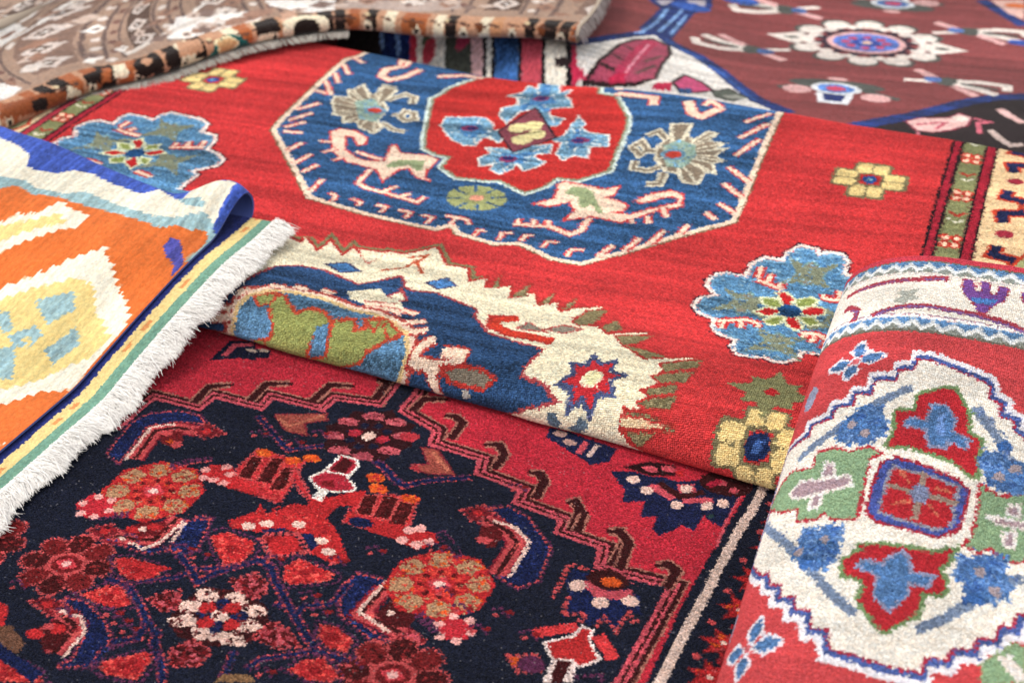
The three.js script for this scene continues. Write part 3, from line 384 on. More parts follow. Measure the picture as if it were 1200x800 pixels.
  // pink rosette by the stepped edge
  const pr = [[-759, 1392]][0]; d.P('#331419', Array.from({ length: 16 }, (_, i) => [pr[0] + (i % 2 ? 46 : 58) * Math.cos(i * 0.3927), pr[1] + (i % 2 ? 50 : 62) * Math.sin(i * 0.3927)])); for (let i = 0; i < 8; i++) { const a = i * 0.7854 + 0.35; { const x = pr[0] + 40 * Math.cos(a), y = pr[1] + 44 * Math.sin(a), q = [[x - 15, y - 2], [x - 8, y - 9], [x + 3, y - 7], [x + 14, y - 4], [x + 11, y + 6], [x, y + 10], [x - 9, y + 6]]; d.P(i % 2 ? '#b8525c' : '#a04450', q); d.S(q, ['#c8666c', '#8e3640', '#6a2028'], 22, i + 50); } d.D('#1a1a30', [[pr[0] + 22 * Math.cos(a + 0.39), pr[1] + 24 * Math.sin(a + 0.39)]], 6); } d.D(white, [pr], 8, 10); d.D('#a82838', [[pr[0] + 18, pr[1]], [pr[0] - 18, pr[1]]], 8);
  // the white flower of the large rosette, with its pink corners
  const wf = [[-749, 1044]][0];
  d.P('#381418', [[-794, 1049], [-789, 1077], [-755, 1083], [-716, 1077], [-692, 1048], [-701, 1017], [-734, 1000], [-768, 1000], [-793, 1017]]);
  for (const q of [[[-768, 1097], [-749, 1116], [-730, 1105], [-725, 1092], [-728, 1080], [-751, 1085]], [[-700, 1028], [-694, 1056], [-672, 1050], [-653, 1033], [-671, 1023]], [[-765, 981], [-754, 1002], [-727, 993], [-730, 972], [-753, 963]], [[-828, 1039], [-822, 1052], [-807, 1062], [-793, 1039], [-803, 1028]]]) { d.L(coral, 6, q, true); d.P('#5a181c', q); d.S(q, ['#b8505a', '#a83e48', '#7d1c22', '#3e1216'], 120, Math.abs(q[0][0]) | 0, 3.2); }
  for (const q of [[-776, 1067], [-750, 1073], [-721, 1063], [-714, 1041], [-719, 1018], [-748, 1015], [-777, 1024], [-782, 1045]]) { d.P(white, [[q[0] - 13, q[1] - 3], [q[0] - 6, q[1] - 11], [q[0] + 5, q[1] - 9], [q[0] + 13, q[1] - 2], [q[0] + 9, q[1] + 8], [q[0] - 3, q[1] + 11]]); }
  for (const q of [[-785, 1069], [-768, 1065], [-758, 1069], [-738, 1070], [-730, 1063], [-711, 1063], [-725, 1044], [-704, 1042], [-730, 1020], [-707, 1016], [-758, 1016], [-736, 1013], [-788, 1020], [-764, 1024], [-790, 1047], [-774, 1045]]) d.D(white, [q], 5.5, 5);
  d.D(white, [[-749, 1044]], 12, 12); d.D(blue, [[-755, 1060], [-765, 1039], [-729, 1049], [-741, 1028]], 9, 9); d.D(scar, [[-766, 1050], [-742, 1058], [-756, 1029], [-730, 1036]], 9, 9); d.S([[-794, 1049], [-789, 1077], [-755, 1083], [-716, 1077], [-692, 1048], [-701, 1017], [-734, 1000], [-768, 1000], [-793, 1017]], ['#4c1a1c', '#2a1014', '#6a2226'], 160, 61); void wf;
  // lattice of blue bands with dotted pink edges
  const lat = (p, w = 17) => { d.L(coral, w - 3, p); for (let i = 0; i + 1 < p.length; i++) { const n = Math.max(2, Math.round(Math.hypot(p[i + 1][0] - p[i][0], p[i + 1][1] - p[i][1]) / 6)); for (let j = 0; j < n; j += 2) { const t = j / n, t2 = (j + 1) / n; d.L(plum, w - 2, [[p[i][0] + (p[i + 1][0] - p[i][0]) * t, p[i][1] + (p[i + 1][1] - p[i][1]) * t], [p[i][0] + (p[i + 1][0] - p[i][0]) * t2, p[i][1] + (p[i + 1][1] - p[i][1]) * t2]]); } } d.L(blue, w - 8, p); d.S(p.concat(p.slice().reverse().map(([x, y]) => [x + 4, y + 3])), ['#2a3870', navy], 40, 77); };
  for (const p of [[[-888, 1051], [-861, 1049], [-830, 1027], [-809, 1007], [-804, 985], [-826, 969]], [[-809, 1007], [-791, 997], [-787, 985], [-761, 959], [-747, 939]], [[-856, 1057], [-820, 1081], [-814, 1097], [-775, 1117]], [[-840, 1113], [-818, 1099], [-797, 1081], [-790, 1099], [-757, 1138], [-740, 1131], [-725, 1114], [-700, 1091], [-703, 1076]], [[-700, 1091], [-675, 1069], [-651, 1048], [-631, 1032], [-597, 1033]], [[-678, 1075], [-679, 1089], [-653, 1103], [-653, 1140]], [[-633, 1035], [-678, 1003], [-684, 984]], [[-707, 1004], [-702, 984], [-695, 961]], [[-826, 962], [-821, 935]], [[-901, 1380], [-866, 1354], [-831, 1329], [-797, 1354]], [[-728, 1349], [-695, 1325], [-674, 1316], [-665, 1329]], [[-722, 1347], [-687, 1320], [-676, 1315], [-657, 1335], [-613, 1360]]]) lat(p, p.length > 4 ? 14 : 12.5);
  d.L(plum, 5, [[-821, 961], [-805, 981]]); d.L(plum, 12, [[-937, 1247], [-923, 1265], [-901, 1279]]); d.L(coral, 3, [[-935, 1244], [-918, 1262], [-899, 1276]]); d.L(plum, 12, [[-604, 1255], [-581, 1237], [-563, 1220]]); d.L(navy, 6, [[-602, 1252], [-581, 1237], [-569, 1226]]); d.L(plum, 12, [[-965, 1133], [-930, 1152]]); d.L(plum, 12, [[-566, 1122], [-537, 1105]]);
  // solid scarlet leaves
  const leaf = (p0, e = '#8e1c22') => { const k0 = p0.reduce((a, q) => [a[0] + q[0] / p0.length, a[1] + q[1] / p0.length], [0, 0]), p = p0.map(([x, y]) => [k0[0] + (x - k0[0]) * 0.92, k0[1] + (y - k0[1]) * 0.92]); d.L(plum, 3.5, p0.map(([x, y]) => [k0[0] + (x - k0[0]) * 1.2, k0[1] + (y - k0[1]) * 1.2]), true); d.PO(scar, '#b8484a', 1.5, p); const m = p.reduce((a, q) => [a[0] + q[0] / p.length, a[1] + q[1] / p.length], [0, 0]); d.S(p, ['#d8524a', '#8e1f26', '#c93a38', '#a8252b'], 170, Math.round(Math.abs(m[0] + m[1])), 2.6); d.P(e, [[m[0] - 9, m[1]], [m[0] - 2, m[1] - 7], [m[0] + 8, m[1] - 2], [m[0] + 3, m[1] + 7]]); };
  for (const p of [[[-899, 1019], [-881, 1041], [-864, 1046], [-838, 1024], [-851, 1013], [-875, 1014]], [[-899, 1082], [-884, 1091], [-853, 1089], [-838, 1079], [-849, 1063], [-866, 1057], [-884, 1064]], [[-816, 932], [-817, 943], [-784, 973], [-773, 964], [-770, 933], [-801, 927]], [[-827, 1154], [-816, 1167], [-777, 1163], [-769, 1146], [-772, 1125], [-787, 1115], [-806, 1131]], [[-728, 1136], [-720, 1155], [-704, 1153], [-673, 1147], [-670, 1135], [-707, 1112], [-719, 1117]], [[-642, 1052], [-650, 1071], [-632, 1073], [-607, 1062], [-604, 1043], [-625, 1042]], [[-647, 999], [-640, 1019], [-622, 1029], [-596, 1010], [-598, 1000], [-620, 994]], [[-914, 906], [-895, 914], [-867, 909], [-850, 897], [-893, 879]]]) leaf(p);
  d.P('#6d4a3a', [[-949, 950], [-929, 951], [-901, 935], [-899, 913], [-913, 904]]); d.P(scar, [[-970, 977], [-954, 977], [-937, 948], [-945, 945]]); d.P('#7c5c40', [[-703, 958], [-698, 972], [-679, 980], [-665, 973]]);
  // scarlet crown with white dots
  d.P(scar, [[-823, 1185], [-804, 1209], [-807, 1225], [-791, 1210], [-780, 1224], [-775, 1238], [-758, 1241], [-737, 1233], [-715, 1221], [-700, 1207], [-670, 1171], [-683, 1160], [-715, 1168], [-732, 1194], [-758, 1195], [-778, 1179], [-814, 1174]]); d.P(scar, [[-754, 1230], [-761, 1253], [-750, 1266], [-723, 1256], [-728, 1241], [-727, 1224]]); d.S([[-823, 1185], [-804, 1209], [-775, 1238], [-737, 1233], [-670, 1171], [-683, 1160], [-732, 1194], [-778, 1179], [-814, 1174]], ['#cf4a44', '#961f26', '#a8282c'], 320, 87, 2.6); d.D(white, [[-798, 1184], [-782, 1195], [-749, 1207], [-713, 1191], [-697, 1177]], 8, 6.5); d.P(blue, [[-783, 1183], [-759, 1196], [-758, 1189], [-778, 1179]]); d.P(blue, [[-736, 1192], [-729, 1199], [-712, 1182], [-715, 1172]]);
  d.PO('#8a1d24', coral, 7, [[-774, 1174], [-744, 1188], [-723, 1169], [-749, 1151]]); d.D(scar, [[-746, 1169]], 16);
  d.L(scar, 10, [[-893, 1082], [-846, 1085], [-863, 1063]]); 
  // the two comb blocks, orange buds, and the white-edged arrow
  const slats = (q, ...s) => { d.PO('#c03038', coral, 3, q); d.S(q, ['#cf4a48', '#9a2228', '#b8302e'], 260, 83, 2.6); for (const t of s) { d.L('#c2504e', 8, t, true); d.L('#471416', 4, t, true); d.P('#471416', t); d.S(t, ['#5c1c1e', '#33100f', '#6e2426'], 50, 85); } };
  slats([[-866, 1277], [-863, 1316], [-803, 1313], [-795, 1279], [-788, 1233], [-844, 1241], [-859, 1257]], [[-855, 1263], [-860, 1301], [-852, 1301], [-844, 1263]], [[-831, 1264], [-837, 1305], [-828, 1309], [-819, 1264]], [[-810, 1255], [-814, 1294], [-806, 1297], [-800, 1259]]);
  d.P(scar, [[-897, 1241], [-899, 1268], [-877, 1277], [-855, 1259], [-828, 1251], [-818, 1234], [-853, 1237]]); d.D('#d9938e', [[-897, 1257], [-879, 1244], [-879, 1271], [-867, 1260], [-865, 1243], [-891, 1243]], 6, 5.5);
  slats([[-707, 1230], [-713, 1277], [-680, 1296], [-649, 1291], [-639, 1253], [-647, 1233], [-678, 1228]], [[-700, 1252], [-705, 1281], [-696, 1285], [-688, 1253]], [[-680, 1253], [-685, 1289], [-673, 1290], [-667, 1254]], [[-658, 1245], [-664, 1285], [-652, 1286], [-645, 1250]]);
  d.P(scar, [[-684, 1246], [-641, 1248], [-607, 1250], [-596, 1236], [-613, 1215], [-642, 1223], [-676, 1225]]); d.D('#dca09a', [[-635, 1244], [-625, 1251], [-634, 1225], [-607, 1234], [-617, 1224]], 7, 7); d.D(blue, [[-689, 1236]], 14, 8);
  for (const p of [[[-995, 1146], [-988, 1171], [-959, 1166], [-943, 1144], [-969, 1128]], [[-545, 1116], [-531, 1134], [-507, 1127], [-506, 1105], [-526, 1096]]]) { d.P('#b52a36', p); const m = p.reduce((a, q) => [a[0] + q[0] / p.length, a[1] + q[1] / p.length], [0, 0]); for (let i = 0; i < 6; i++) d.D('#dca09a', [[m[0] + 17 * Math.cos(i * 1.05), m[1] + 19 * Math.sin(i * 1.05)]], 5.5); }
  for (const q of [...[[-853, 1313], [-815, 1312], [-798, 1324], [-713, 1318], [-701, 1300], [-659, 1296]], ...[[-712, 1316], [-699, 1299], [-659, 1296]]]) { const g = [[q[0] - 12, q[1]], [q[0] - 5, q[1] - 8], [q[0] + 8, q[1] - 6], [q[0] + 12, q[1] + 2], [q[0] + 3, q[1] + 9], [q[0] - 7, q[1] + 7]]; d.P(or, g); d.S(g, ['#e0702c', '#b03a20', scar], 22, Math.abs(q[0]) | 0); } d.PO('#c03038', coral, 4, [[-805, 1298], [-761, 1253], [-778, 1263], [-799, 1282]]); d.D(or, [[-404, 1244]], 9, 6); d.D(or, [[-447, 1095]], 9, 7);
  const arrow = [[-770, 1308], [-768, 1342], [-750, 1340], [-742, 1329], [-744, 1305], [-725, 1290], [-727, 1283], [-747, 1276], [-760, 1275], [-779, 1290]]; d.L('#dcd4cc', 7, arrow, true); d.P('#a82838', arrow); d.P('#4a1519', [[-767, 1314], [-765, 1341], [-749, 1336], [-749, 1310]]); d.L('#dcd4cc', 4, [[-769, 1308], [-743, 1310]]); d.L('#dcd4cc', 6, [[-757, 1277], [-757, 1255]]); d.L('#dcd4cc', 6, [[-752, 1274], [-750, 1253]]); d.P('#7a1c22', [[-766, 1286], [-755, 1296], [-745, 1282], [-758, 1281]]);
  d.P(scar, [[-748, 1258], [-726, 1281], [-710, 1292], [-706, 1263], [-732, 1248]]);
  // tan arrowheads against the stepped edge
  d.PO('#9a4a40', '#7a2230', 2, [[-883, 1390], [-860, 1400], [-828, 1416], [-821, 1404], [-843, 1387], [-826, 1366], [-854, 1364]]); d.L('#b86a54', 5, [[-874, 1384], [-856, 1373], [-830, 1410]]);
  d.PO('#9a4a40', '#7a2230', 2, [[-690, 1394], [-672, 1396], [-633, 1358], [-663, 1348], [-686, 1357], [-668, 1365]]); d.L('#b86a54', 5, [[-675, 1390], [-642, 1361]]);
  d.PO('#a8303a', coral, 2, [[-686, 1352], [-679, 1360], [-674, 1348]]); d.D('#a8303a', [[-714, 1409]], 12, 10);
  // winged figure by the right-hand edge
  d.L(coral, 6, [[-451, 1197], [-455, 1256], [-428, 1253]]); d.P(blue, [[-448, 1226], [-448, 1249], [-422, 1248], [-402, 1245], [-370, 1233], [-361, 1207], [-376, 1205], [-376, 1173], [-395, 1186], [-402, 1169], [-417, 1184], [-431, 1174], [-437, 1208]]); d.L(coral, 6, [[-438, 1206], [-432, 1177], [-413, 1187], [-411, 1169]]); d.L(coral, 5, [[-396, 1171], [-393, 1189], [-375, 1173], [-373, 1208], [-363, 1192], [-359, 1201]]); d.L(pink, 13, [[-429, 1238], [-412, 1222], [-399, 1224], [-378, 1235]]); d.D(white, [[-435, 1226], [-404, 1209], [-377, 1223]], 9, 9); d.D(brown, [[-409, 1246]], 22, 16); d.D(or, [[-405, 1244]], 11, 8);
  d.L('#c9383c', 14, [[-449, 1138], [-412, 1166]]); d.L('#c9383c', 14, [[-390, 1160], [-363, 1134]]); const ar2 = [[-409, 1150], [-407, 1165], [-398, 1164], [-397, 1150], [-378, 1128], [-390, 1113], [-401, 1118], [-416, 1112], [-432, 1130]]; d.L('#dcc9c4', 7, ar2, true); d.P('#b02a2c', ar2); d.P('#dcc9c4', [[-418, 1111], [-393, 1115], [-389, 1087], [-415, 1076]]); d.P('#421518', [[-413, 1111], [-400, 1115], [-397, 1084], [-408, 1079]]);
  d.L(coral, 5, [[-460, 1098], [-435, 1110], [-419, 1092], [-441, 1080]], true); d.D(plum, [[-434, 1096]], 14, 12); d.L(plum, 6, [[-390, 1095], [-368, 1107], [-363, 1098]]);
  for (const q of [[-819, 1118], [-743, 1141], [-680, 1103], [-657, 1084], [-664, 986], [-840, 1121], [-835, 997], [-820, 989], [-850, 1005], [-901, 1116], [-894, 987], [-965, 1005], [-680, 1164], [-651, 1195], [-556, 1162], [-529, 1144], [-813, 1372], [-831, 1344], [-879, 1343], [-595, 1225], [-556, 1359], [-490, 1153], [-451, 1132], [-591, 1029], [-500, 1121]]) { d.L(plum, 4, [[q[0] - 12, q[1] + 3], [q[0] - 3, q[1] + 9], [q[0] + 11, q[1] - 2]]); d.D(coral, [[q[0] - 4, q[1] - 3]], 3.4, 3); d.D('#7d1c22', [[q[0] + 7, q[1] + 6]], 4, 3.6); }
  // what lies towards the viewer, past the picture's lower edge: the same figures again
  for (let i = 0; i < 5; i++) { const u = -1230 + i * 210; disc([u, 800], 52, 52); rose([u + 105, 840], 46); d.L(blue, 14, [[u, 880], [u + 60, 930], [u + 160, 900]]); }
  rose([-1180, 1080], 50); disc([-1200, 1250], 54, 54); disc([-1330, 1120], 54, 54);
  return d;
}

// ---- F: the folded rug on the right, with the ivory lozenge
function designF() {
  const red = '#c9474b', ivory = '#e0dad0', blue = '#5078aa', grey = '#7c86a0', ring = '#dfdbe0', deep = '#b52932', green = '#84a07c', moss = '#6f8a5c', mauve = '#a08890', steel = '#3c5ea8';
  const d = new Design('F', 1150, red);
  // lozenge with stepped edge: four bands of colour laid one inside the other
  const diamond = [[-269, 1226], [-220, 1198], [-208, 1199], [-197, 1181], [-180, 1179], [-176, 1164], [-156, 1161], [-151, 1146], [-133, 1145], [-127, 1124], [-110, 1125], [-103, 1102], [-50, 1096], [-18, 1097], [-18, 1114], [1, 1117], [5, 1132], [23, 1135], [24, 1150], [40, 1153], [42, 1170], [54, 1171], [58, 1188]];
  const dUp = [[-269, 1381], [-209, 1388], [-209, 1405], [-177, 1408], [-174, 1425], [-151, 1427], [-149, 1444], [-129, 1444], [-128, 1467], [-103, 1468], [-101, 1487], [-87, 1489], [-105, 1487], [-97, 1488], [-85, 1491], [-83, 1509], [-69, 1511], [-9, 1489], [-4, 1482], [-3, 1465], [11, 1458], [11, 1440], [27, 1437], [27, 1424], [34, 1418]];
  const far = [[60, 1490], [190, 1340], [215, 1290], [190, 1240], [80, 1190]];
  const loz = [...dUp, ...far.slice(1, 4), ...diamond.slice().reverse(), [-262, 1300], [-268, 1320]];
  d.L(ring, 17, loz, true); d.P(ivory, loz); 
  const inset = (k, w, c) => { const cx = -52, cy = 1303; const q = loz.map(([x, y]) => { const L = Math.hypot(x - cx, y - cy); return [cx + (x - cx) * (L - k) / L, cy + (y - cy) * (L - k) / L]; }); d.L(c, w, q, true); return q; };
  inset(4, 8, '#4a5f9e'); d.P(ivory, inset(9, 5, '#a83048'));
  // centre octagon
  const oc = [[-81, 1350], [-52, 1345], [-21, 1335], [-9, 1325], [-9, 1311], [-12, 1277], [-27, 1263], [-54, 1266], [-86, 1268], [-98, 1280], [-98, 1310], [-94, 1340]]; d.L('#a82a3c', 7, oc, true); d.P('#46559c', oc);
  const oi = [[-81, 1336], [-50, 1334], [-19, 1326], [-20, 1279], [-32, 1273], [-84, 1279], [-84, 1312]]; d.L('#8b8a9c', 8, oi, true); d.P(deep, oi); const m = [[-51, 1310]][0];
  d.L('#9a8478', 6, [[-84, 1314], [-17, 1307]]); d.L('#9a8478', 6, [[-51, 1338], [-51, 1277]]); d.D('#7f88a8', [m], 9, 12); d.L('#c76a52', 3, [[-73, 1335], [-63, 1321]]); d.L('#c76a52', 3, [[-43, 1300], [-30, 1286]]); d.L('#c76a52', 3, [[-74, 1290], [-59, 1300]]); d.L('#c76a52', 3, [[-40, 1321], [-21, 1319]]);
  // red palmettes above and below
  const pu = [[-73, 1442], [-50, 1459], [-40, 1462], [-22, 1429], [-19, 1400], [-6, 1394], [-5, 1368], [-7, 1372], [-4, 1345], [-8, 1345], [-28, 1360], [-52, 1365], [-70, 1369], [-92, 1365], [-94, 1366], [-88, 1383], [-93, 1412], [-92, 1415], [-71, 1419]];
  d.L(moss, 9, pu, true); d.P(deep, pu);
  const pd = [[-100, 1234], [-69, 1240], [-27, 1243], [-12, 1251], [-14, 1238], [-22, 1226], [-16, 1215], [-13, 1202], [-17, 1195], [-32, 1195], [-33, 1168], [-57, 1142], [-65, 1147], [-86, 1172], [-81, 1191], [-93, 1197], [-105, 1197], [-109, 1214], [-98, 1226], [-89, 1229]];
  d.L(moss, 9, pd, true); d.P(deep, pd);
  const bu = [[-56, 1431], [-45, 1434], [-34, 1416], [-35, 1398], [-17, 1390], [-19, 1380], [-35, 1386], [-38, 1376], [-51, 1375], [-58, 1397], [-79, 1397], [-77, 1406], [-58, 1407]], bd = [[-65, 1226], [-55, 1235], [-48, 1225], [-47, 1213], [-26, 1213], [-29, 1203], [-45, 1202], [-45, 1187], [-57, 1168], [-71, 1180], [-72, 1204], [-92, 1210], [-90, 1217], [-69, 1215]];
  for (const b of [bu, bd]) { d.L('#8a8fae', 7, b, true); d.P(blue, b); }
  d.P('#6f95d0', [[-51, 1422], [-43, 1424], [-39, 1390], [-47, 1388]]);
  // green palmettes left and right
  const gl = [[-262, 1302], [-240, 1327], [-215, 1337], [-177, 1333], [-178, 1355], [-153, 1359], [-134, 1352], [-116, 1360], [-99, 1353], [-110, 1345], [-109, 1304], [-108, 1267], [-133, 1265], [-145, 1274], [-154, 1265], [-177, 1265], [-183, 1282], [-207, 1282]], gr = [[2, 1334], [16, 1327], [23, 1325], [33, 1332], [42, 1334], [55, 1335], [61, 1269], [49, 1255], [36, 1253], [26, 1259], [21, 1265], [11, 1255], [-3, 1260], [3, 1268], [5, 1307]];
  for (const g of [gl, gr]) { d.L('#b3303c', 6, g, true); d.P(green, g); }
  for (const s of [[[-204, 1306], [-190, 1317], [-159, 1315], [-128, 1319], [-124, 1310], [-143, 1303], [-177, 1297], [-198, 1300]], [[-159, 1322], [-159, 1338], [-151, 1335], [-147, 1321]], [[-165, 1282], [-163, 1297], [-155, 1294], [-156, 1281]], [[18, 1298], [52, 1301], [53, 1296], [23, 1294]], [[32, 1317], [38, 1319], [39, 1309], [33, 1309]], [[32, 1283], [38, 1285], [38, 1271], [34, 1271]]]) { d.L('#d9d3cf', 8, s, true); d.P(mauve, s); }
  // four blue flowers on slanting stems
  const bl = (stem, blobs, eyes) => { d.L('#73849f', 11, stem); for (const b of blobs) { d.P('#4a6fa6', Array.from({ length: 8 }, (_, i) => [b[0] + (14 + 3 * hash(i, b[0] | 0, 5)) * Math.cos(i * 0.785), b[1] + (14 + 3 * hash(i, b[1] | 0, 6)) * Math.sin(i * 0.785)])); } for (const b of blobs) d.S([[b[0] - 17, b[1] - 17], [b[0] + 17, b[1] - 17], [b[0] + 17, b[1] + 17], [b[0] - 17, b[1] + 17]], ['#4f7ab2', '#3a5f9e', '#6488ba'], 34, Math.abs(b[0] * 7 + b[1]) | 0, 3); d.D('#3d68a8', [stem[Math.floor(stem.length / 2)]], 8); d.S(stem.concat(stem.slice().reverse().map(([x, y]) => [x + 6, y + 6])), ['#4f689a', '#8492ae'], 90, 71, 3); d.D('#4a74ac', eyes, 9, 9); d.D('#9c8e94', eyes, 6, 6); };
  bl([[-211, 1353], [-166, 1382], [-143, 1400], [-122, 1420], [-81, 1454]], [[-143, 1383], [-126, 1400], [-114, 1388], [-125, 1377], [-124, 1407]], [[-141, 1392], [-122, 1380]]);
  bl([[-17, 1439], [1, 1415], [18, 1392], [17, 1389], [26, 1371]], [[11, 1368], [23, 1361], [18, 1350], [30, 1347], [37, 1359]], [[17, 1351], [31, 1366]]);
  bl([[-269, 1286], [-189, 1239], [-151, 1209], [-121, 1181], [-87, 1154]], [[-155, 1239], [-134, 1243], [-146, 1222], [-131, 1226], [-136, 1214]], [[-135, 1239], [-163, 1223]]);
  bl([[-30, 1150], [-5, 1174], [15, 1200], [36, 1223], [53, 1236]], [[8, 1231], [23, 1233], [17, 1219], [29, 1219], [17, 1209], [21, 1241]], [[14, 1232], [30, 1214]]);
  // small crosses in the red ground
  const cross = (p, c) => { const lobe = (b, k) => { const x = b[0] - c[0], y = b[1] - c[1], L = Math.hypot(x, y) || 1, ax = x / L, ay = y / L; return [[c[0] + ax * 4, c[1] + ay * 4], [c[0] + ax * L * 0.9 - ay * (9 + k), c[1] + ay * L * 0.9 + ax * (9 + k)], [c[0] + ax * (L + 14 + k) - ay * 4, c[1] + ay * (L + 14 + k) + ax * 4], [c[0] + ax * (L + 14 + k) + ay * 4, c[1] + ay * (L + 14 + k) - ax * 4], [c[0] + ax * L * 0.9 + ay * (9 + k), c[1] + ay * L * 0.9 - ax * (9 + k)]]; }; for (const b of p) d.P('#dcd6de', lobe(b, 6)); for (const b of p) d.P(blue, lobe(b, 0)); d.D('#dcd6de', [c], 9); d.D('#c8646c', [c], 6); };
  cross([[-160, 1517], [-140, 1502], [-164, 1483], [-186, 1494]], [[-161, 1497]][0]); cross([[-192, 1129], [-169, 1112], [-197, 1089], [-219, 1106]], [[-196, 1108]][0]); d.D('#8b90a8', [[-230, 1454]], 14, 22); d.D('#8b90a8', [[-264, 1150]], 10, 20);
  d.PO(green, '#8a9a70', 2, [[29, 1130], [44, 1149], [52, 1159], [61, 1158], [64, 1122], [32, 1110]]); d.L('#d3ccc6', 13, [[45, 1145], [63, 1123]]); 
  for (const p of [[-150, 960], [10, 930], [120, 1050], [120, 1520], [-330, 1480], [-330, 1150]]) cross([[p[0] - 20, p[1] + 20], [p[0] + 20, p[1] + 20], [p[0] - 20, p[1] - 20], [p[0] + 20, p[1] - 20]], p);
  // end border: red edge, zigzag guard, ivory band, zigzag guard
  const e = 1557, zig = (y) => { d.R('#bcc2c8', -700, 600, y, y + 28); for (let u = -700; u < 600; u += 24) { d.P('#5a82ac', [[u, y + 27], [u + 12, y + 11], [u + 24, y + 27]]); d.P('#8b9089', [[u + 12, y], [u + 24, y + 14], [u + 36, y]]); d.P('#dfe0de', [[u, y + 15], [u + 12, y + 2], [u + 24, y + 15], [u + 24, y + 20], [u + 12, y + 7], [u, y + 20]]); } };
  zig(e); d.R('#6f6a5e', -700, 600, e - 3, e + 2); d.R('#e4e3e0', -700, 600, e + 28, e + 34); d.R('#8f7f94', -700, 600, e + 34, e + 36); d.R(ivory, -700, 600, e + 36, e + 134); d.R('#c9c2c0', -700, 600, e + 128, e + 131);
  for (let u = 120; u < 600; u += 168) { d.R('#a8404f', u + 40, u + 120, e + 96, e + 107); d.R('#7a4a80', u + 20, u + 150, e + 42, e + 50); }
  d.L('#a8404f', 10, [[-227, 1665], [-185, 1667], [-151, 1669], [-123, 1672], [-100, 1673]]); d.L('#8a5480', 4, [[-200, 1664], [-151, 1668], [-122, 1671]]); d.L('#a8404f', 12, [[-105, 1675], [-71, 1681]]); d.L('#7d5a90', 4, [[-102, 1673], [-75, 1678]]);
  d.L('#a8404f', 11, [[-159, 1593], [-138, 1601], [-117, 1609], [-87, 1611], [-55, 1609], [-26, 1608], [0, 1601], [18, 1594]]); d.L('#7d5a90', 5, [[-154, 1592], [-138, 1599], [-117, 1607], [-87, 1609], [-55, 1607], [-26, 1604], [0, 1597], [19, 1590]]);
  d.P('#a9aba2', [[-135, 1620], [-125, 1631], [-132, 1644], [-118, 1645], [-102, 1652], [-108, 1635], [-100, 1626], [-114, 1621], [-117, 1611]]); d.L('#a8404f', 12, [[-219, 1626], [-208, 1628], [-187, 1614], [-189, 1587]]); d.L('#7d5a90', 4, [[-202, 1621], [-187, 1610], [-188, 1591]]);
  const cup = [[-55, 1684], [-44, 1686], [-41, 1661], [-33, 1660], [-34, 1685], [-26, 1685], [-23, 1658], [-15, 1659], [-15, 1679], [-5, 1680], [-7, 1650], [-19, 1633], [-23, 1615], [-31, 1615], [-39, 1634], [-51, 1652]]; d.L('#a8404f', 3, cup, true); d.P('#7a4d98', cup); d.P('#4c7cbc', [[-42, 1645], [-21, 1649], [-13, 1647], [-21, 1634], [-38, 1633]]);
  d.PO('#7a4d98', '#a8404f', 2, [[10, 1675], [23, 1677], [23, 1650], [14, 1653]]);
  zig(e + 134); d.R('#6f6a5e', -700, 600, e + 161, e + 164); d.R('#bf3c4c', -700, 600, e + 164, 1800);
  return d;
}

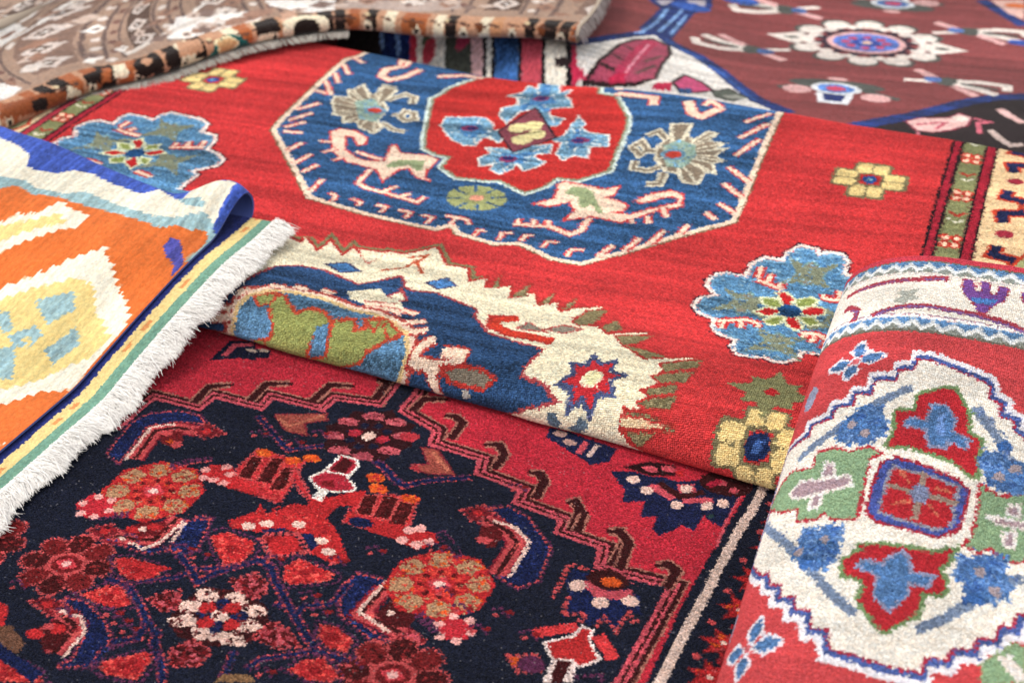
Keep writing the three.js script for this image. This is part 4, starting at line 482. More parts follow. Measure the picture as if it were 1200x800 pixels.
// ---- E: the flat-woven kilim on the left
function designE() {
  const orange = '#cb6630', cream = '#d8d2c0', yellow = '#d6be7c', sky = '#8ba9af', blue = '#3b53a8', indigo = '#4a4a9a';
  const d = new Design('E', 1150, orange);
  const f = (u) => foldV(u / 1000) * 1000;
  // far border: blue, then a saw-toothed ivory band, then pale blue
  d.P(blue, [[-1950, f(-1950) - 110], [-1300, f(-1300) - 100], [-1200, f(-1200) - 60], [-1088, f(-1088) - 40], [-1088, 2200], [-1950, 2200]]);
  const iv = [[-1960, 1930], ...[[-1540, 1803], [-1512, 1793], [-1489, 1781], [-1456, 1760], [-1441, 1731], [-1417, 1724], [-1386, 1726], [-1367, 1740], [-1334, 1740], [-1300, 1725], [-1267, 1717], [-1234, 1708], [-1220, 1730], [-1189, 1710], [-1152, 1686], [-1128, 1683], [-1121, 1702], [-1103, 1718], [-1105, 1782], [-1099, 1796], [-1091, 1825]], [-1070, 1790], [-1070, 1690], ...[[-1102, 1861], [-1092, 1666], [-1109, 1675], [-1119, 1682], [-1140, 1673], [-1145, 1664], [-1185, 1658], [-1248, 1672], [-1293, 1685], [-1317, 1693], [-1344, 1678], [-1389, 1681], [-1424, 1697], [-1461, 1694]], [-1960, 1760]];
  const pb = [[-1960, 1800], ...[[-1473, 1711], [-1399, 1696], [-1302, 1699]], [-1150, 1700], [-1070, 1690], [-1060, 1560], ...[[-1091, 1586], [-1091, 1607], [-1091, 1628], [-1097, 1651], [-1110, 1658], [-1130, 1648], [-1145, 1652], [-1157, 1639], [-1172, 1637], [-1213, 1645], [-1253, 1652], [-1293, 1657], [-1347, 1668], [-1384, 1661], [-1420, 1678], [-1437, 1662]], [-1960, 1700]];
  d.P(cream, [[-1165, 1690], [-1080, 1685], [-1080, 1800], [-1165, 1780]]); d.P(sky, pb); d.P(cream, iv); d.P(blue, [[-1104, f(-1104) - 30], [-1098, f(-1098) - 100], [-1080, f(-1088) - 110], [-1080, 2100], [-1104, 2100]]); d.P(blue, [[-1180, f(-1180) - 6], [-1080, f(-1080) - 6], [-1080, 2100], [-1180, 2100]]);
  // stepped lozenges
  const step = (p, k, c) => { const q = []; for (let i = 0; i < p.length; i++) { const a = p[i], b = p[(i + 1) % p.length], L = Math.hypot(b[0] - a[0], b[1] - a[1]), n = Math.max(1, Math.round(L / k)); for (let j = 0; j < n; j++) { const s = j / n, t = (j + 1) / n, A0 = [a[0] + (b[0] - a[0]) * s, a[1] + (b[1] - a[1]) * s], B0 = [a[0] + (b[0] - a[0]) * t, a[1] + (b[1] - a[1]) * t]; q.push(A0, [A0[0], B0[1]]); } } d.P(c, q); };
  step([...[[-1300, 1458], [-1290, 1477], [-1263, 1503], [-1232, 1546], [-1200, 1576], [-1173, 1549], [-1129, 1513], [-1096, 1487], [-1091, 1469], [-1091, 1395]], [-1088, 1330], ...[[-1098, 1348], [-1123, 1334], [-1147, 1290]], [-1330, 1210], [-1420, 1330]], 16, cream);
  step([...[[-1288, 1449], [-1274, 1459], [-1242, 1489], [-1203, 1516], [-1173, 1513], [-1139, 1477], [-1099, 1452], [-1102, 1417], [-1120, 1396], [-1146, 1344], [-1165, 1315]], [-1330, 1260], [-1390, 1340]], 14, yellow);
  step([...[[-1353, 1518], [-1340, 1535], [-1326, 1556], [-1295, 1587], [-1270, 1602], [-1271, 1631], [-1304, 1639], [-1337, 1654], [-1344, 1624], [-1374, 1613], [-1387, 1593]], [-1560, 1560], [-1520, 1480]], 15, cream); step([...[[-1369, 1537], [-1357, 1555], [-1341, 1569], [-1317, 1592], [-1294, 1604], [-1322, 1624], [-1363, 1598], [-1381, 1585]], [-1520, 1560], [-1500, 1500]], 14, yellow);
  for (const p of [[[-1229, 1468], [-1189, 1497], [-1172, 1475], [-1191, 1441], [-1213, 1453]], [[-1164, 1400], [-1151, 1452], [-1131, 1431], [-1141, 1384]], [[-1266, 1438], [-1247, 1447], [-1225, 1423], [-1233, 1408]], [[-1220, 1379], [-1197, 1394], [-1165, 1342], [-1183, 1328]], [[-1222, 1405], [-1198, 1434], [-1180, 1427], [-1184, 1404], [-1197, 1394]]]) step(p, 9, sky);
  step([[-1200, 1407], [-1196, 1416], [-1185, 1409], [-1189, 1401]], 8, yellow);
  d.P(indigo, [[-1139, 1604], [-1140, 1627], [-1126, 1626], [-1103, 1594], [-1091, 1581], [-1091, 1554], [-1093, 1554], [-1102, 1575], [-1127, 1590]]); d.P('#a99f8c', [[-1096, 1590], [-1095, 1615], [-1091, 1597], [-1091, 1581]]);
  step([...[[-1094, 1211], [-1091, 1241], [-1091, 1230]], [-1160, 1150], [-1330, 1000], [-1400, 1100]], 16, cream);
  for (let i = 0; i < 3; i++) { const u = -1500 - i * 170, v = 1150 + i * 180; step([[u - 110, v], [u, v - 130], [u + 110, v], [u, v + 130]], 16, cream); step([[u - 80, v], [u, v - 95], [u + 80, v], [u, v + 95]], 14, yellow); step([[u - 40, v], [u, v - 50], [u + 40, v], [u, v + 50]], 9, sky); }
  step([[-1300, 860], [-1200, 740], [-1100, 860], [-1200, 980]], 16, cream); step([[-1270, 860], [-1200, 770], [-1130, 860], [-1200, 950]], 14, yellow);
  return d;
}
// ---- G: the kilim's striped end, under its folded half
function designG() {
  const d = new Design('G', 1300, '#26306e');
  d.R('#d8bf80', -1080, -1063, 500, 1900); d.R('#69927f', -1063, -1030, 500, 1900);
  for (let v = 620, n = 0; v < 1760; v += 37, n++) { if (hash(n, 1, 5) < 0.5) d.R('#cf8a54', -1074, -1068, v, v + 16); }
  return d;
}

// ---- D: the wine-red rug behind
function designD() {
  const wine = '#78393a', navy = '#1d2e63', white = '#cfcac4', black = '#231a1c', pinkish = '#c89a98', moss = '#4a4c48', azure = '#2f5080';
  const d = new Design('D', 800, wine);
  // ivory corner, dark lower ground
  d.P(white, [...[[-668, 2660], [-570, 2661], [-520, 2725], [-468, 2808], [-432, 2851], [-402, 2818], [-347, 2790], [-298, 2738], [-263, 2684], [-219, 2618], [-162, 2568]], [-250, 2450], [-700, 2400], [-900, 2700], [-900, 2900]]);
  d.P(black, [...[[-46, 2543], [43, 2614], [130, 2703], [179, 2740], [227, 2758]], [600, 2860], [760, 2600], [600, 2300], [-200, 2300]]);
  d.L(navy, 26, [[-429, 2855], [-402, 2818], [-347, 2790], [-298, 2738], [-263, 2684], [-219, 2618], [-158, 2568]]); d.L('#2b4a86', 9, [[-414, 2831], [-346, 2780], [-296, 2728], [-218, 2608]]);
  d.L(navy, 20, [[-570, 2662], [-520, 2725], [-468, 2808], [-433, 2857]]); d.L('#6c8cc0', 5, [[-469, 2814], [-450, 2867], [-436, 2941]]);
  d.L(navy, 30, [[-54, 2534], [43, 2614], [130, 2703], [179, 2740], [227, 2758], [260, 2770]]);
  d.L(navy, 64, [[-435, 2848], [-419, 3073], [-418, 3117]]); d.L('#6f93c4', 7, [[-460, 2821], [-446, 2915], [-440, 3060]]); d.L('#6f93c4', 7, [[-431, 2866], [-414, 3041]]); d.L('#6f93c4', 7, [[-410, 2868], [-402, 3012]]); d.PO('#9c949c', navy, 14, [[-415, 3097], [-379, 3116], [-375, 3086], [-393, 3054]]); d.PO('#9c949c', navy, 14, [[-472, 3065], [-436, 3086], [-452, 3040]]);
  // border stripes at the left-hand end, over the raised fold
  const stripes = [['#2b2829', 395, 447], [navy, 447, 480], ['#c2384a', 480, 488], ['#ddd6c8', 488, 520], ['#ddd6c8', 520, 535], ['#4a4b42', 522, 553], ['#b33a50', 553, 558], ['#4a4b42', 535, 560], ['#d9a8a4', 552, 566], ['#1d1a1e', 566, 570], ['#ddd6c8', 570, 576], ['#1d1a1e', 576, 580], [azure, 580, 607], ['#1d1a1e', 607, 611], ['#b04450', 611, 635], ['#1d1a1e', 635, 639], ['#d8d0c0', 639, 664], ['#1d1a1e', 664, 670], ['#b02c48', 670, 676]];
  for (const [c, a, b] of stripes) BANDS.push([c, a, b]);
  drawBands(d);
  d.L('#6f93c4', 8, [[-927, 2715], [-918, 2697]]); d.L('#6f93c4', 8, [[-895, 2711], [-884, 2685]]);
  d.D('#4d5a44', [[-833, 2694]], 8, 9); d.D('#b23a48', [[-825, 2680]], 12, 14); d.D('#b03a52', [[-760, 2681]], 14, 8); d.L('#2d2426', 10, [[-580, 2638], [-549, 2635]]);
  // leaf figures on the ivory corner
  const lf = [[-514, 2613], [-501, 2630], [-489, 2671], [-479, 2731], [-459, 2778], [-433, 2811], [-405, 2797], [-396, 2760], [-402, 2693], [-402, 2630], [-429, 2611], [-476, 2609]]; d.L('#2e2224', 13, lf, true); d.P('#9a4258', lf); d.L('#3a2a2c', 7, [[-496, 2637], [-466, 2627]]); d.L('#3a2a2c', 7, [[-484, 2683], [-452, 2663]]); d.L('#3a2a2c', 7, [[-473, 2736], [-442, 2718]]); d.L('#5e4040', 7, [[-433, 2633], [-408, 2688]]); d.L('#5e4040', 7, [[-429, 2690], [-403, 2742]]); d.L('#a8304e', 24, [[-459, 2612], [-434, 2798]]); d.L('#dd8fa0', 5, [[-451, 2619], [-435, 2779]]);
  d.P('#b32a48', [[-554, 2635], [-540, 2634], [-515, 2615], [-538, 2614]]); d.P('#b32a48', [[-478, 2617], [-449, 2627], [-449, 2609], [-475, 2608]]); d.P('#b32a48', [[-399, 2614], [-368, 2635], [-367, 2603], [-397, 2602]]);
  d.PO('#b0446a', '#2e2224', 6, [[-365, 2637], [-351, 2678], [-322, 2663], [-301, 2637], [-328, 2614], [-355, 2616]]); d.P(azure, [[-358, 2614], [-334, 2629], [-330, 2604], [-353, 2601]]); d.PO('#50564e', '#2e2f2c', 4, [[-297, 2630], [-273, 2655], [-240, 2627], [-260, 2602], [-287, 2611]]); d.D('#8f9188', [[-259, 2621]], 20, 9);
  // round flower of the wine field and its six companions
  const fm = [[-54, 2990]][0];
  d.M(fm, 0, 1, 1, () => {
    for (let i = 0; i < 12; i++) { const a = i * Math.PI / 6; d.D(moss, [[128 * Math.cos(a), 112 * Math.sin(a)]], 30, 26); }
    for (let i = 0; i < 12; i++) { const a = i * Math.PI / 6; d.D('#cdc3bb', [[122 * Math.cos(a), 106 * Math.sin(a)]], 25, 22); d.D('#cdc3bb', [[100 * Math.cos(a + 0.26), 88 * Math.sin(a + 0.26)]], 14, 12); }
    for (const a of [0, Math.PI]) { d.P('#cdc3bb', [[120 * Math.cos(a), -40], [190 * Math.cos(a), 0], [120 * Math.cos(a), 40]]); d.D(moss, [[140 * Math.cos(a), 0]], 14, 7); }
    d.P('#241a2a', Array.from({ length: 32 }, (_, i) => { const a = i * Math.PI / 16, r = i % 2 ? 100 : 78; return [r * Math.cos(a), 0.85 * r * Math.sin(a)]; }));
    d.D(pinkish, [[0, 0]], 74, 62); d.D('#4a63a4', [[0, 0]], 62, 50); for (let i = 0; i < 8; i++) { const a = i * 0.7854; d.D('#a83c58', [[38 * Math.cos(a), 30 * Math.sin(a)]], 9, 8); d.D('#27357c', [[20 * Math.cos(a + 0.4), 17 * Math.sin(a + 0.4)]], 7); } d.D('#c9a48c', [[0, 0]], 9);
  });
  const sprig = (p, t) => d.M(p, t, 1, 1, () => { d.D(moss, [[-8, 0]], 26, 24); d.L('#cdc3bb', 20, [[-100, 34], [-60, 16], [-20, 4]]); d.L(moss, 12, [[-96, 4], [-30, 0]]); d.L('#cdc3bb', 19, [[-112, 4], [-104, -24], [-60, -24], [-20, -10]]); d.L(pinkish, 18, [[-70, 56], [-20, 18]]); d.L(pinkish, 19, [[20, -10], [62, -40]]); d.L('#cdc3bb', 15, [[20, 12], [66, 26]]); d.D('#4b68a2', [[22, 0]], 16, 15); });
  sprig([[-255, 2886]][0], 0); sprig([[93, 2810]][0], 2.9); sprig([[132, 3105]][0], Math.PI); sprig([[-216, 3138]][0], 0.2);
  const bud = (p, t) => d.M(p, t, 1, 1, () => { d.D(moss, [[0, 34]], 84, 26); d.L(moss, 16, [[40, 20], [110, -14]]); d.L(moss, 16, [[-40, 20], [-100, -4]]); d.D(pinkish, [[-66, -6], [70, -16]], 26, 20); d.D(pinkish, [[0, 66]], 18, 9); d.P('#cdd0d4', [[-34, 10], [34, 10], [26, -64], [-26, -64]]); d.P('#1c2858', [[-22, 0], [22, 0], [15, -52], [-15, -52]]); d.D('#cdd0d4', [[0, 14]], 44, 32); d.D('#4b74b4', [[0, 14]], 32, 23); d.D('#b8405c', [[0, 14]], 17, 13); });
  bud([[-92, 2701]][0], 0); bud([[-15, 3260]][0], Math.PI);
  // birds and vine in the dark ground
  const bird = [[34, 2583], [55, 2603], [80, 2609], [105, 2619], [118, 2641], [137, 2626], [130, 2588], [109, 2565], [75, 2544], [51, 2547]]; d.L('#7d2f40', 8, bird, true); d.P('#c8a09c', bird); d.L('#a83c50', 6, [[50, 2573], [93, 2593]]); d.L('#a83c50', 6, [[81, 2559], [99, 2595]]); d.D('#ddd0c4', [[121, 2618]], 14, 10); d.L('#b65868', 9, [[143, 2623], [167, 2611], [149, 2601], [152, 2554]]); d.L('#b09c94', 13, [[167, 2574], [185, 2536], [199, 2515], [220, 2524]]); d.L('#c8a09c', 16, [[184, 2680], [202, 2645], [223, 2617]]); d.L('#a8606c', 6, [[51, 2538], [57, 2522]]);
  d.L(navy, 26, [[159, 3310], [203, 3228], [239, 3167]]); d.P('#c09a90', [[176, 3313], [243, 3328], [240, 3201], [208, 3238]]); d.D('#c0602c', [[226, 3287]], 22, 14); d.D('#2f4c9c', [[229, 3065]], 24, 14);
  d.D('#2d4f9a', [[-314, 3148], [-400, 3065]], 40, 20);
  for (const p of [[330, 3150], [-500, 3250], [-700, 3100], [500, 2900]]) sprig(p, 1);
  return d;
}
const BANDS = [];
function drawBands(d) { // the end border: bands that cross the raised fold
  const top = [[-1014, 2730], [-974, 2723], [-926, 2713], [-867, 2701], [-798, 2687], [-730, 2673], [-651, 2657], [-598, 2648], [-541, 2640]], low = [[-1006, 2704], [-965, 2691], [-917, 2681], [-859, 2670], [-790, 2656], [-722, 2641], [-644, 2627], [-591, 2618], [-534, 2611]], xs = [398, 420, 447, 480, 520, 560, 607, 640, 676];
  const at = (row, x) => { let i = 0; while (i < xs.length - 2 && x > xs[i + 1]) i++; const t = (x - xs[i]) / (xs[i + 1] - xs[i]); return [row[i][0] + (row[i + 1][0] - row[i][0]) * t, row[i][1] + (row[i + 1][1] - row[i][1]) * t]; };
  const out = (p, q, k) => [p[0] + (p[0] - q[0]) * k, p[1] + (p[1] - q[1]) * k];
  for (const [c, a, b] of BANDS) { const A0 = at(top, a), A1 = at(low, a), B0 = at(top, b), B1 = at(low, b); d.P(c, [out(A0, A1, 1.2), out(B0, B1, 1.2), out(B1, B0, 1.5), out(A1, A0, 1.5)]); }
}

// ---- C: the brown rug folded at the far left; u runs along its folded edge, v away from it
function designC() {
  const brown = '#9c806e', dark = '#543f35', white = '#dedad6', tan = '#b98a6c', rust = '#a35a34', black = '#241c1a', bone = '#ddd0b4', teal = '#1d5a58';
  const d = new Design('C', 900, brown);
  // fields of the upper side: panels divided by pale lines
  for (let i = 0; i < 12; i++) { const u = 60 + i * 150; d.P(i % 2 ? dark : '#7a6054', [[u, 60], [u + 62, 60], [u + 92, 700], [u + 30, 700]]); for (let v = 90; v < 700; v += 70) { const x = u + 30 + v * 0.045; d.P('#c6b8b0', [[x - 26, v], [x, v - 28], [x + 26, v], [x, v + 28]]); d.P(dark, [[x - 12, v], [x, v - 13], [x + 12, v], [x, v + 13]]); d.D(white, [[x, v]], 4); } }
  for (let i = 0; i < 12; i++) { const u = 128 + i * 150; for (const k of [0, 26, 52]) d.L('#5d4a46', 6, [[u + k, 40], [u + k + 30, 720]]); for (let v = 60; v < 700; v += 44) { d.D('#d0c4bc', [[u + 13 + v * 0.045, v]], 7, 9); d.D('#6d4a42', [[u + 39 + v * 0.045, v + 20]], 7, 9); } }
  d.P(white, [[880, 74], [901, 99], [938, 123], [960, 78], [931, 25], [903, 26], [878, 48]]); d.P(white, [[597, 85], [617, 69], [610, 36], [576, 24], [556, 29]]); d.P(white, [[212, 643], [254, 611], [672, 277], [646, 253], [621, 243]]); d.P(white, [[918, 128], [985, 92], [1034, 72], [1042, 37], [1001, -19], [973, -6], [922, 0], [888, 49]]); d.L('#ddd8d2', 12, [[686, 276], [689, 322], [698, 352]]); d.L('#ddd8d2', 9, [[625, 240], [675, 262], [686, 282]]); d.L('#ddd8d2', 9, [[933, 108], [980, 153]]); d.L('#c9c0b8', 14, [[784, 55], [869, 70], [952, 87], [1008, 105]]);
  d.P('#a8958c', [[1173, 59], [1363, 101], [1369, 62], [1263, 16], [1171, 13]]); d.D('#94705f', [[945, 46], [999, 43], [1044, 59]], 26, 16); d.P(white, [[1068, 115], [1167, 75], [1159, -8], [1107, 39], [1071, 84]]);
  // outer border on the front of the fold, blocks of rust, black and bone
  for (let i = 0; i < 420; i++) { const x = 1660 * hash(i, 1, 95), y = 40 + 660 * hash(i, 2, 95), w = 8 + 16 * hash(i, 3, 95), h = 8 + 14 * hash(i, 4, 95); d.P(['#cfc4bc', '#7a645c', '#bda79a', '#8f6a58', '#e0dad4'][i % 5], [[x - w, y], [x, y - h], [x + w, y], [x, y + h]]); if (i % 2) d.D('#5f4c48', [[x, y]], 4); }
  d.R(tan, 0, 1700, -140, 26);
  const N = 58, cols = [rust, black, tan, bone, black, rust, '#c08a62', black];
  for (let i = 0; i < N; i++) { const u = 10 + i * 28.5 + 6 * noise(i * 3.7, 0, 91), w = 17 + 9 * hash(i, 3, 92), c = cols[(i * 3 + (hash(i, 7, 93) * 3 | 0)) % cols.length]; d.P(c, [[u, -140], [u + w, -140], [u + w + 8, 24], [u + 8, 24]]); if (i % 3 == 0) { d.D(bone, [[u + w / 2, -30]], 8, 14); d.D(black, [[u + w / 2, -30]], 4, 6); } if (i % 4 == 1) d.D('#6b3a22', [[u + 6, -14]], 7, 12); if (i % 5 == 2) d.D('#c9b48e', [[u + 8, -2], [u + 4, -44]], 5, 7); d.L('#5a4038', 4, [[u, -8], [u + w, -14]]); }
  d.P(teal, [[913, -45], [939, -9], [964, -2], [985, -16], [1009, -40], [990, -40], [932, -40]]); d.PO('#c29a6c', '#e0d2a8', 4, [[937, -14], [961, -9], [975, -23], [964, -40], [945, -40]]); d.P(bone, [[868, -25], [912, -34], [900, -45]]); d.P(tan, [[881, 25], [917, 13], [910, -22], [864, -19]]); d.P(black, [[846, 1], [867, -6], [863, -35], [838, -24]]); d.P(bone, [[754, 17], [775, 19], [771, -21], [747, -21]]); d.P(black, [[702, 0], [732, 8], [725, -22], [699, -21]]); d.P(rust, [[736, 13], [750, 12], [742, -23], [726, -23]]); d.P(rust, [[777, 25], [829, 12], [820, -20], [773, -11]]); d.D(black, [[807, -4]], 24, 26); d.D(tan, [[810, 4]], 10, 14); d.P('#8c4a2a', [[546, 13], [656, -17], [658, -45], [518, -17]]); d.P(black, [[591, -8], [617, -13], [614, -35], [583, -26]]); d.P(bone, [[663, -9], [684, -25], [690, -40], [656, -32]]); d.P('#c49a82', [[1078, 44], [1105, 48], [1086, 0], [1066, 2]]); d.D(bone, [[1104, -22]], 42, 40); d.D(black, [[1105, -26]], 24, 24); d.P(black, [[1022, 19], [1060, 29], [1059, -20], [1012, -19]]);
  return d;
}

// ------------------------------------------------------------------ weaving: knot by knot, with wool grain and uneven dye
function weave(d, { kw, kh, ragged = 0.4, grain = 0.1, fibre = 0.06, abrash = 0.08, along = 'u', lint = 0, sat = 0.95, speck = 6, warp = 0.45, strays = 0.16, seed = 1 }) {
  const { w, h, res } = d, src = d.c.getImageData(0, 0, w, h).data, out = new Uint8Array(w * h * 4), px = 1000 / res;
  for (let j = 0; j < h; j++) for (let i = 0; i < w; i++) {
    const x = i * px, y = j * px;
    const X = x + warp * kw * noise(x / 2.6, y / 2.6, seed), Y = y + warp * kh * noise(x / 2.6, y / 2.6, seed + 1);
    const ci = Math.floor(X / kw), cj = Math.floor(Y / kh);
    const stray = hash(ci, cj, seed + 12) < strays ? 2.4 : 1, jit = ragged * 2 * stray;
    const sx = Math.min(w - 1, Math.max(0, Math.round((ci + 0.5 + jit * (hash(ci, cj, seed + 2) - 0.5)) * kw / px)));
    const sy = Math.min(h - 1, Math.max(0, Math.round((cj + 0.5 + jit * (hash(ci, cj, seed + 3) - 0.5)) * kh / px)));
    const k = (sy * w + sx) * 4, o = (j * w + i) * 4;
    let r = src[k], g = src[k + 1], b = src[k + 2];
    const a = along === 'u' ? [x / 160, y / 5] : [x / 5, y / 160], a2 = along === 'u' ? [x / 420, y / 34] : [x / 34, y / 420];
    const blueish = Math.max(0, Math.min(1, (b - r) / 70));
    const streak = (0.55 * noise(a[0], a[1] * 0.6, seed + 4) + 0.45 * noise(a2[0], a2[1], seed + 5)) * abrash * (1 + 1.5 * blueish);
    const knot = (hash(ci, cj, seed + 6) - 0.5) * 2 * grain * (1 + 1.3 * blueish), hair = (hash(i, j, seed + 7) - 0.5) * 2 * fibre;
    const worn = 0.04 * noise(x / 60, y / 60, seed + 9) + 0.05 * noise(x / 190, y / 110, seed + 13);
    let m = 1 + streak + knot + hair + worn;
    const tint = (hash(ci, cj, seed + 8) - 0.5) * 0.05;
    r *= m * (1 + tint); g *= m; b *= m * (1 - tint);
    const grey = 0.3 * r + 0.55 * g + 0.15 * b, dot = speck * (hash(ci, cj, seed + 14) + hash(i >> 1, j >> 1, seed + 15) - 1);
    r = grey + (r - grey) * sat + dot; g = grey + (g - grey) * sat + dot; b = grey + (b - grey) * sat + dot;
    if (lint && hash(ci * 2 + 1, cj * 3 + 1, seed + 10) < lint) { const t = 0.25 + 0.35 * hash(ci, cj, seed + 11); r += (150 - r) * t; g += (145 - g) * t; b += (142 - b) * t; }
    out[o] = Math.max(0, Math.min(255, r)); out[o + 1] = Math.max(0, Math.min(255, g)); out[o + 2] = Math.max(0, Math.min(255, b)); out[o + 3] = 255;
  }
  const t = new THREE.DataTexture(out, w, h, THREE.RGBAFormat);
  t.colorSpace = THREE.SRGBColorSpace; t.magFilter = THREE.LinearFilter; t.minFilter = THREE.LinearMipmapLinearFilter; t.generateMipmaps = true; t.needsUpdate = true;
  return t;
}
function relief(kw, kh, n, kind, seed) {                 // height of the pile or of the weft, a tile of n x n millimetres
  const S = 512, D = new Uint8Array(S * S * 4), nu = Math.round(n / kw), nv = Math.round(n / kh);
  for (let j = 0; j < S; j++) for (let i = 0; i < S; i++) {
    const x = i / S * nu, y = j / S * nv, row = Math.floor(y) % nv, off = kind === 'kilim' ? 0.5 * (row % 2) : 0;
    const ci = Math.floor(x + off) % nu, fx = x + off - Math.floor(x + off), fy = y - Math.floor(y);
    const dome = kind === 'kilim' ? Math.sin(Math.PI * fy) * (0.75 + 0.25 * Math.sin(Math.PI * fx)) : Math.pow(Math.sin(Math.PI * fx) * Math.sin(Math.PI * fy), 0.5);
    const v = 0.62 * dome + 0.22 * hash(ci, row, seed) + 0.16 * hash(i, j, seed + 1), k = (j * S + i) * 4;
    D[k] = D[k + 1] = D[k + 2] = Math.min(255, 255 * v); D[k + 3] = 255;
  }
  const t = new THREE.DataTexture(D, S, S, THREE.RGBAFormat);
  t.wrapS = t.wrapT = THREE.RepeatWrapping; t.magFilter = THREE.LinearFilter; t.minFilter = THREE.LinearMipmapLinearFilter; t.generateMipmaps = true; t.needsUpdate = true;
  return t;
}
const pileRelief = relief(2.1, 2.1, 105, 'pile', 301), kilimRelief = relief(3.5, 1.75, 105, 'kilim', 311);
function wool(key, map, tile, bump, sheen, turn = false) {
  const [u0, u1, v0, v1] = SIZE[key], b = tile.clone(); b.repeat.set((u1 - u0) / 0.105, (v1 - v0) / 0.105); b.needsUpdate = true;
  return new THREE.MeshPhysicalMaterial({ map, bumpMap: b, bumpScale: bump, roughness: 1, specularIntensity: 0.15, sheen, sheenRoughness: 0.6, sheenColor: new THREE.Color(1, 0.97, 0.94), side: THREE.DoubleSide });
}
const plain = (r, g, b) => { const m = new THREE.MeshStandardMaterial({ roughness: 1, side: THREE.DoubleSide }); m.color.setRGB(r, g, b); return m; };

// ------------------------------------------------------------------ floor
{
  const S = 256, D = new Uint8Array(S * S * 4);
  for (let j = 0; j < S; j++) for (let i = 0; i < S; i++) { const v = 118 + 14 * noise(i / 40, j / 40, 401) + 8 * noise(i / 9, j / 9, 402) + 10 * (hash(i, j, 403) - 0.5), k = (j * S + i) * 4; D[k] = v; D[k + 1] = v * 0.97; D[k + 2] = v * 0.92; D[k + 3] = 255; }
  const t = new THREE.DataTexture(D, S, S, THREE.RGBAFormat); t.colorSpace = THREE.SRGBColorSpace; t.wrapS = t.wrapT = THREE.RepeatWrapping; t.repeat.set(6, 6); t.magFilter = THREE.LinearFilter; t.needsUpdate = true;
  const f = new THREE.Mesh(new THREE.BoxGeometry(12, 0.1, 12), new THREE.MeshStandardMaterial({ map: t, roughness: 0.9 }));
  f.name = 'floor'; f.position.set(0, -0.05, -2); f.receiveShadow = f.castShadow = true; f.userData = { kind: 'structure', label: 'plain grey floor under the spread rugs' }; scene.add(f);
}

// ------------------------------------------------------------------ the rugs
const tuftShape = (() => {                              // one cut knot of wool: a small leaning bundle, wider at its top
  const P = [0, 1, 0.34], I = [], n = 5;
  for (const [y, r, lean] of [[-0.25, 0.42, 0], [0.45, 0.6, 0.1], [0.88, 0.42, 0.28]]) for (let k = 0; k < n; k++) { const a = k * 2 * Math.PI / n + y; P.push(r * Math.cos(a), y, r * Math.sin(a) + lean); }
  for (let ring = 0; ring < 2; ring++) for (let k = 0; k < n; k++) { const a = 1 + ring * n + k, b = 1 + ring * n + (k + 1) % n; I.push(a, a + n, b, b, a + n, b + n); }
  for (let k = 0; k < n; k++) I.push(1 + 2 * n + k, 0, 1 + 2 * n + (k + 1) % n);
  const g = new THREE.BufferGeometry(); g.setAttribute('position', new THREE.Float32BufferAttribute(P, 3)); g.setIndex(I); g.computeVertexNormals(); return g;
})();
const LIN = Array.from({ length: 256 }, (_, i) => { const c = i / 255; return c <= 0.04045 ? c / 12.92 : Math.pow((c + 0.055) / 1.055, 2.4); });
function tufts(key, map, parent, [u0, u1, v0, v1], ku, kv, high, seed) {   // the pile itself, one tuft to a knot, in the colour of that knot
  const S = SIZE[key], lie = LIE[key], img = map.image, nu = Math.floor((u1 - u0) / ku), nv = Math.floor((v1 - v0) / kv);
  const m = new THREE.InstancedMesh(tuftShape, new THREE.MeshPhysicalMaterial({ roughness: 1, specularIntensity: 0.12, sheen: 0.25, sheenRoughness: 0.5, sheenColor: new THREE.Color(1, 0.97, 0.94), side: THREE.DoubleSide }), nu * nv);
  const M = new THREE.Matrix4(), col = new THREE.Color(), a = new THREE.Vector3(), b = new THREE.Vector3(), p = new THREE.Vector3(), n = new THREE.Vector3(), U = new THREE.Vector3(), V = new THREE.Vector3();
  let k = 0;
  for (let j = 0; j < nv; j++) for (let i = 0; i < nu; i++) {
    const h = (c) => hash(i, j, seed + c), u = u0 + (i + 0.5 + 0.45 * (h(1) - 0.5)) * ku, v = v0 + (j + 0.5 + 0.45 * (h(2) - 0.5)) * kv;
    p.set(...lie(u, v)); a.set(...lie(u + 0.002, v)).sub(p).normalize(); b.set(...lie(u, v + 0.002)).sub(p).normalize(); n.crossVectors(a, b).normalize();
    if (n.dot(V.set(0, 1.05, 0).sub(p).normalize()) < -0.25) continue;   // the underside of a fold has no face to the light
    const t = 0.9 * (h(3) - 0.5) + 0.35 * noise(u * 30, v * 30, seed + 9), f = 0.9 + 0.35 * h(5);
    U.copy(a).multiplyScalar(Math.cos(t)).addScaledVector(b, Math.sin(t)); V.crossVectors(U, n).normalize();
    const hgt = high * (0.75 + 0.5 * h(4)); n.addScaledVector(a, 0.35 * (h(6) - 0.5)).addScaledVector(b, 0.35 * (h(7) - 0.5));
    M.makeBasis(U.multiplyScalar(ku * f * 0.92), n.multiplyScalar(hgt), V.multiplyScalar(kv * f * 0.92)); M.setPosition(p);
    m.setMatrixAt(k, M);
    const x = Math.min(img.width - 1, Math.max(0, Math.floor((u - S[0]) / (S[1] - S[0]) * img.width))), y = Math.min(img.height - 1, Math.max(0, Math.floor((v - S[2]) / (S[3] - S[2]) * img.height))), o = (y * img.width + x) * 4;
    col.setRGB(LIN[img.data[o]], LIN[img.data[o + 1]], LIN[img.data[o + 2]]); m.setColorAt(k, col); k++;
  }
  m.count = k; m.name = 'pile_tufts'; m.castShadow = m.receiveShadow = true; m.userData.kind = 'stuff'; parent.add(m);
}
const MAPS = {};
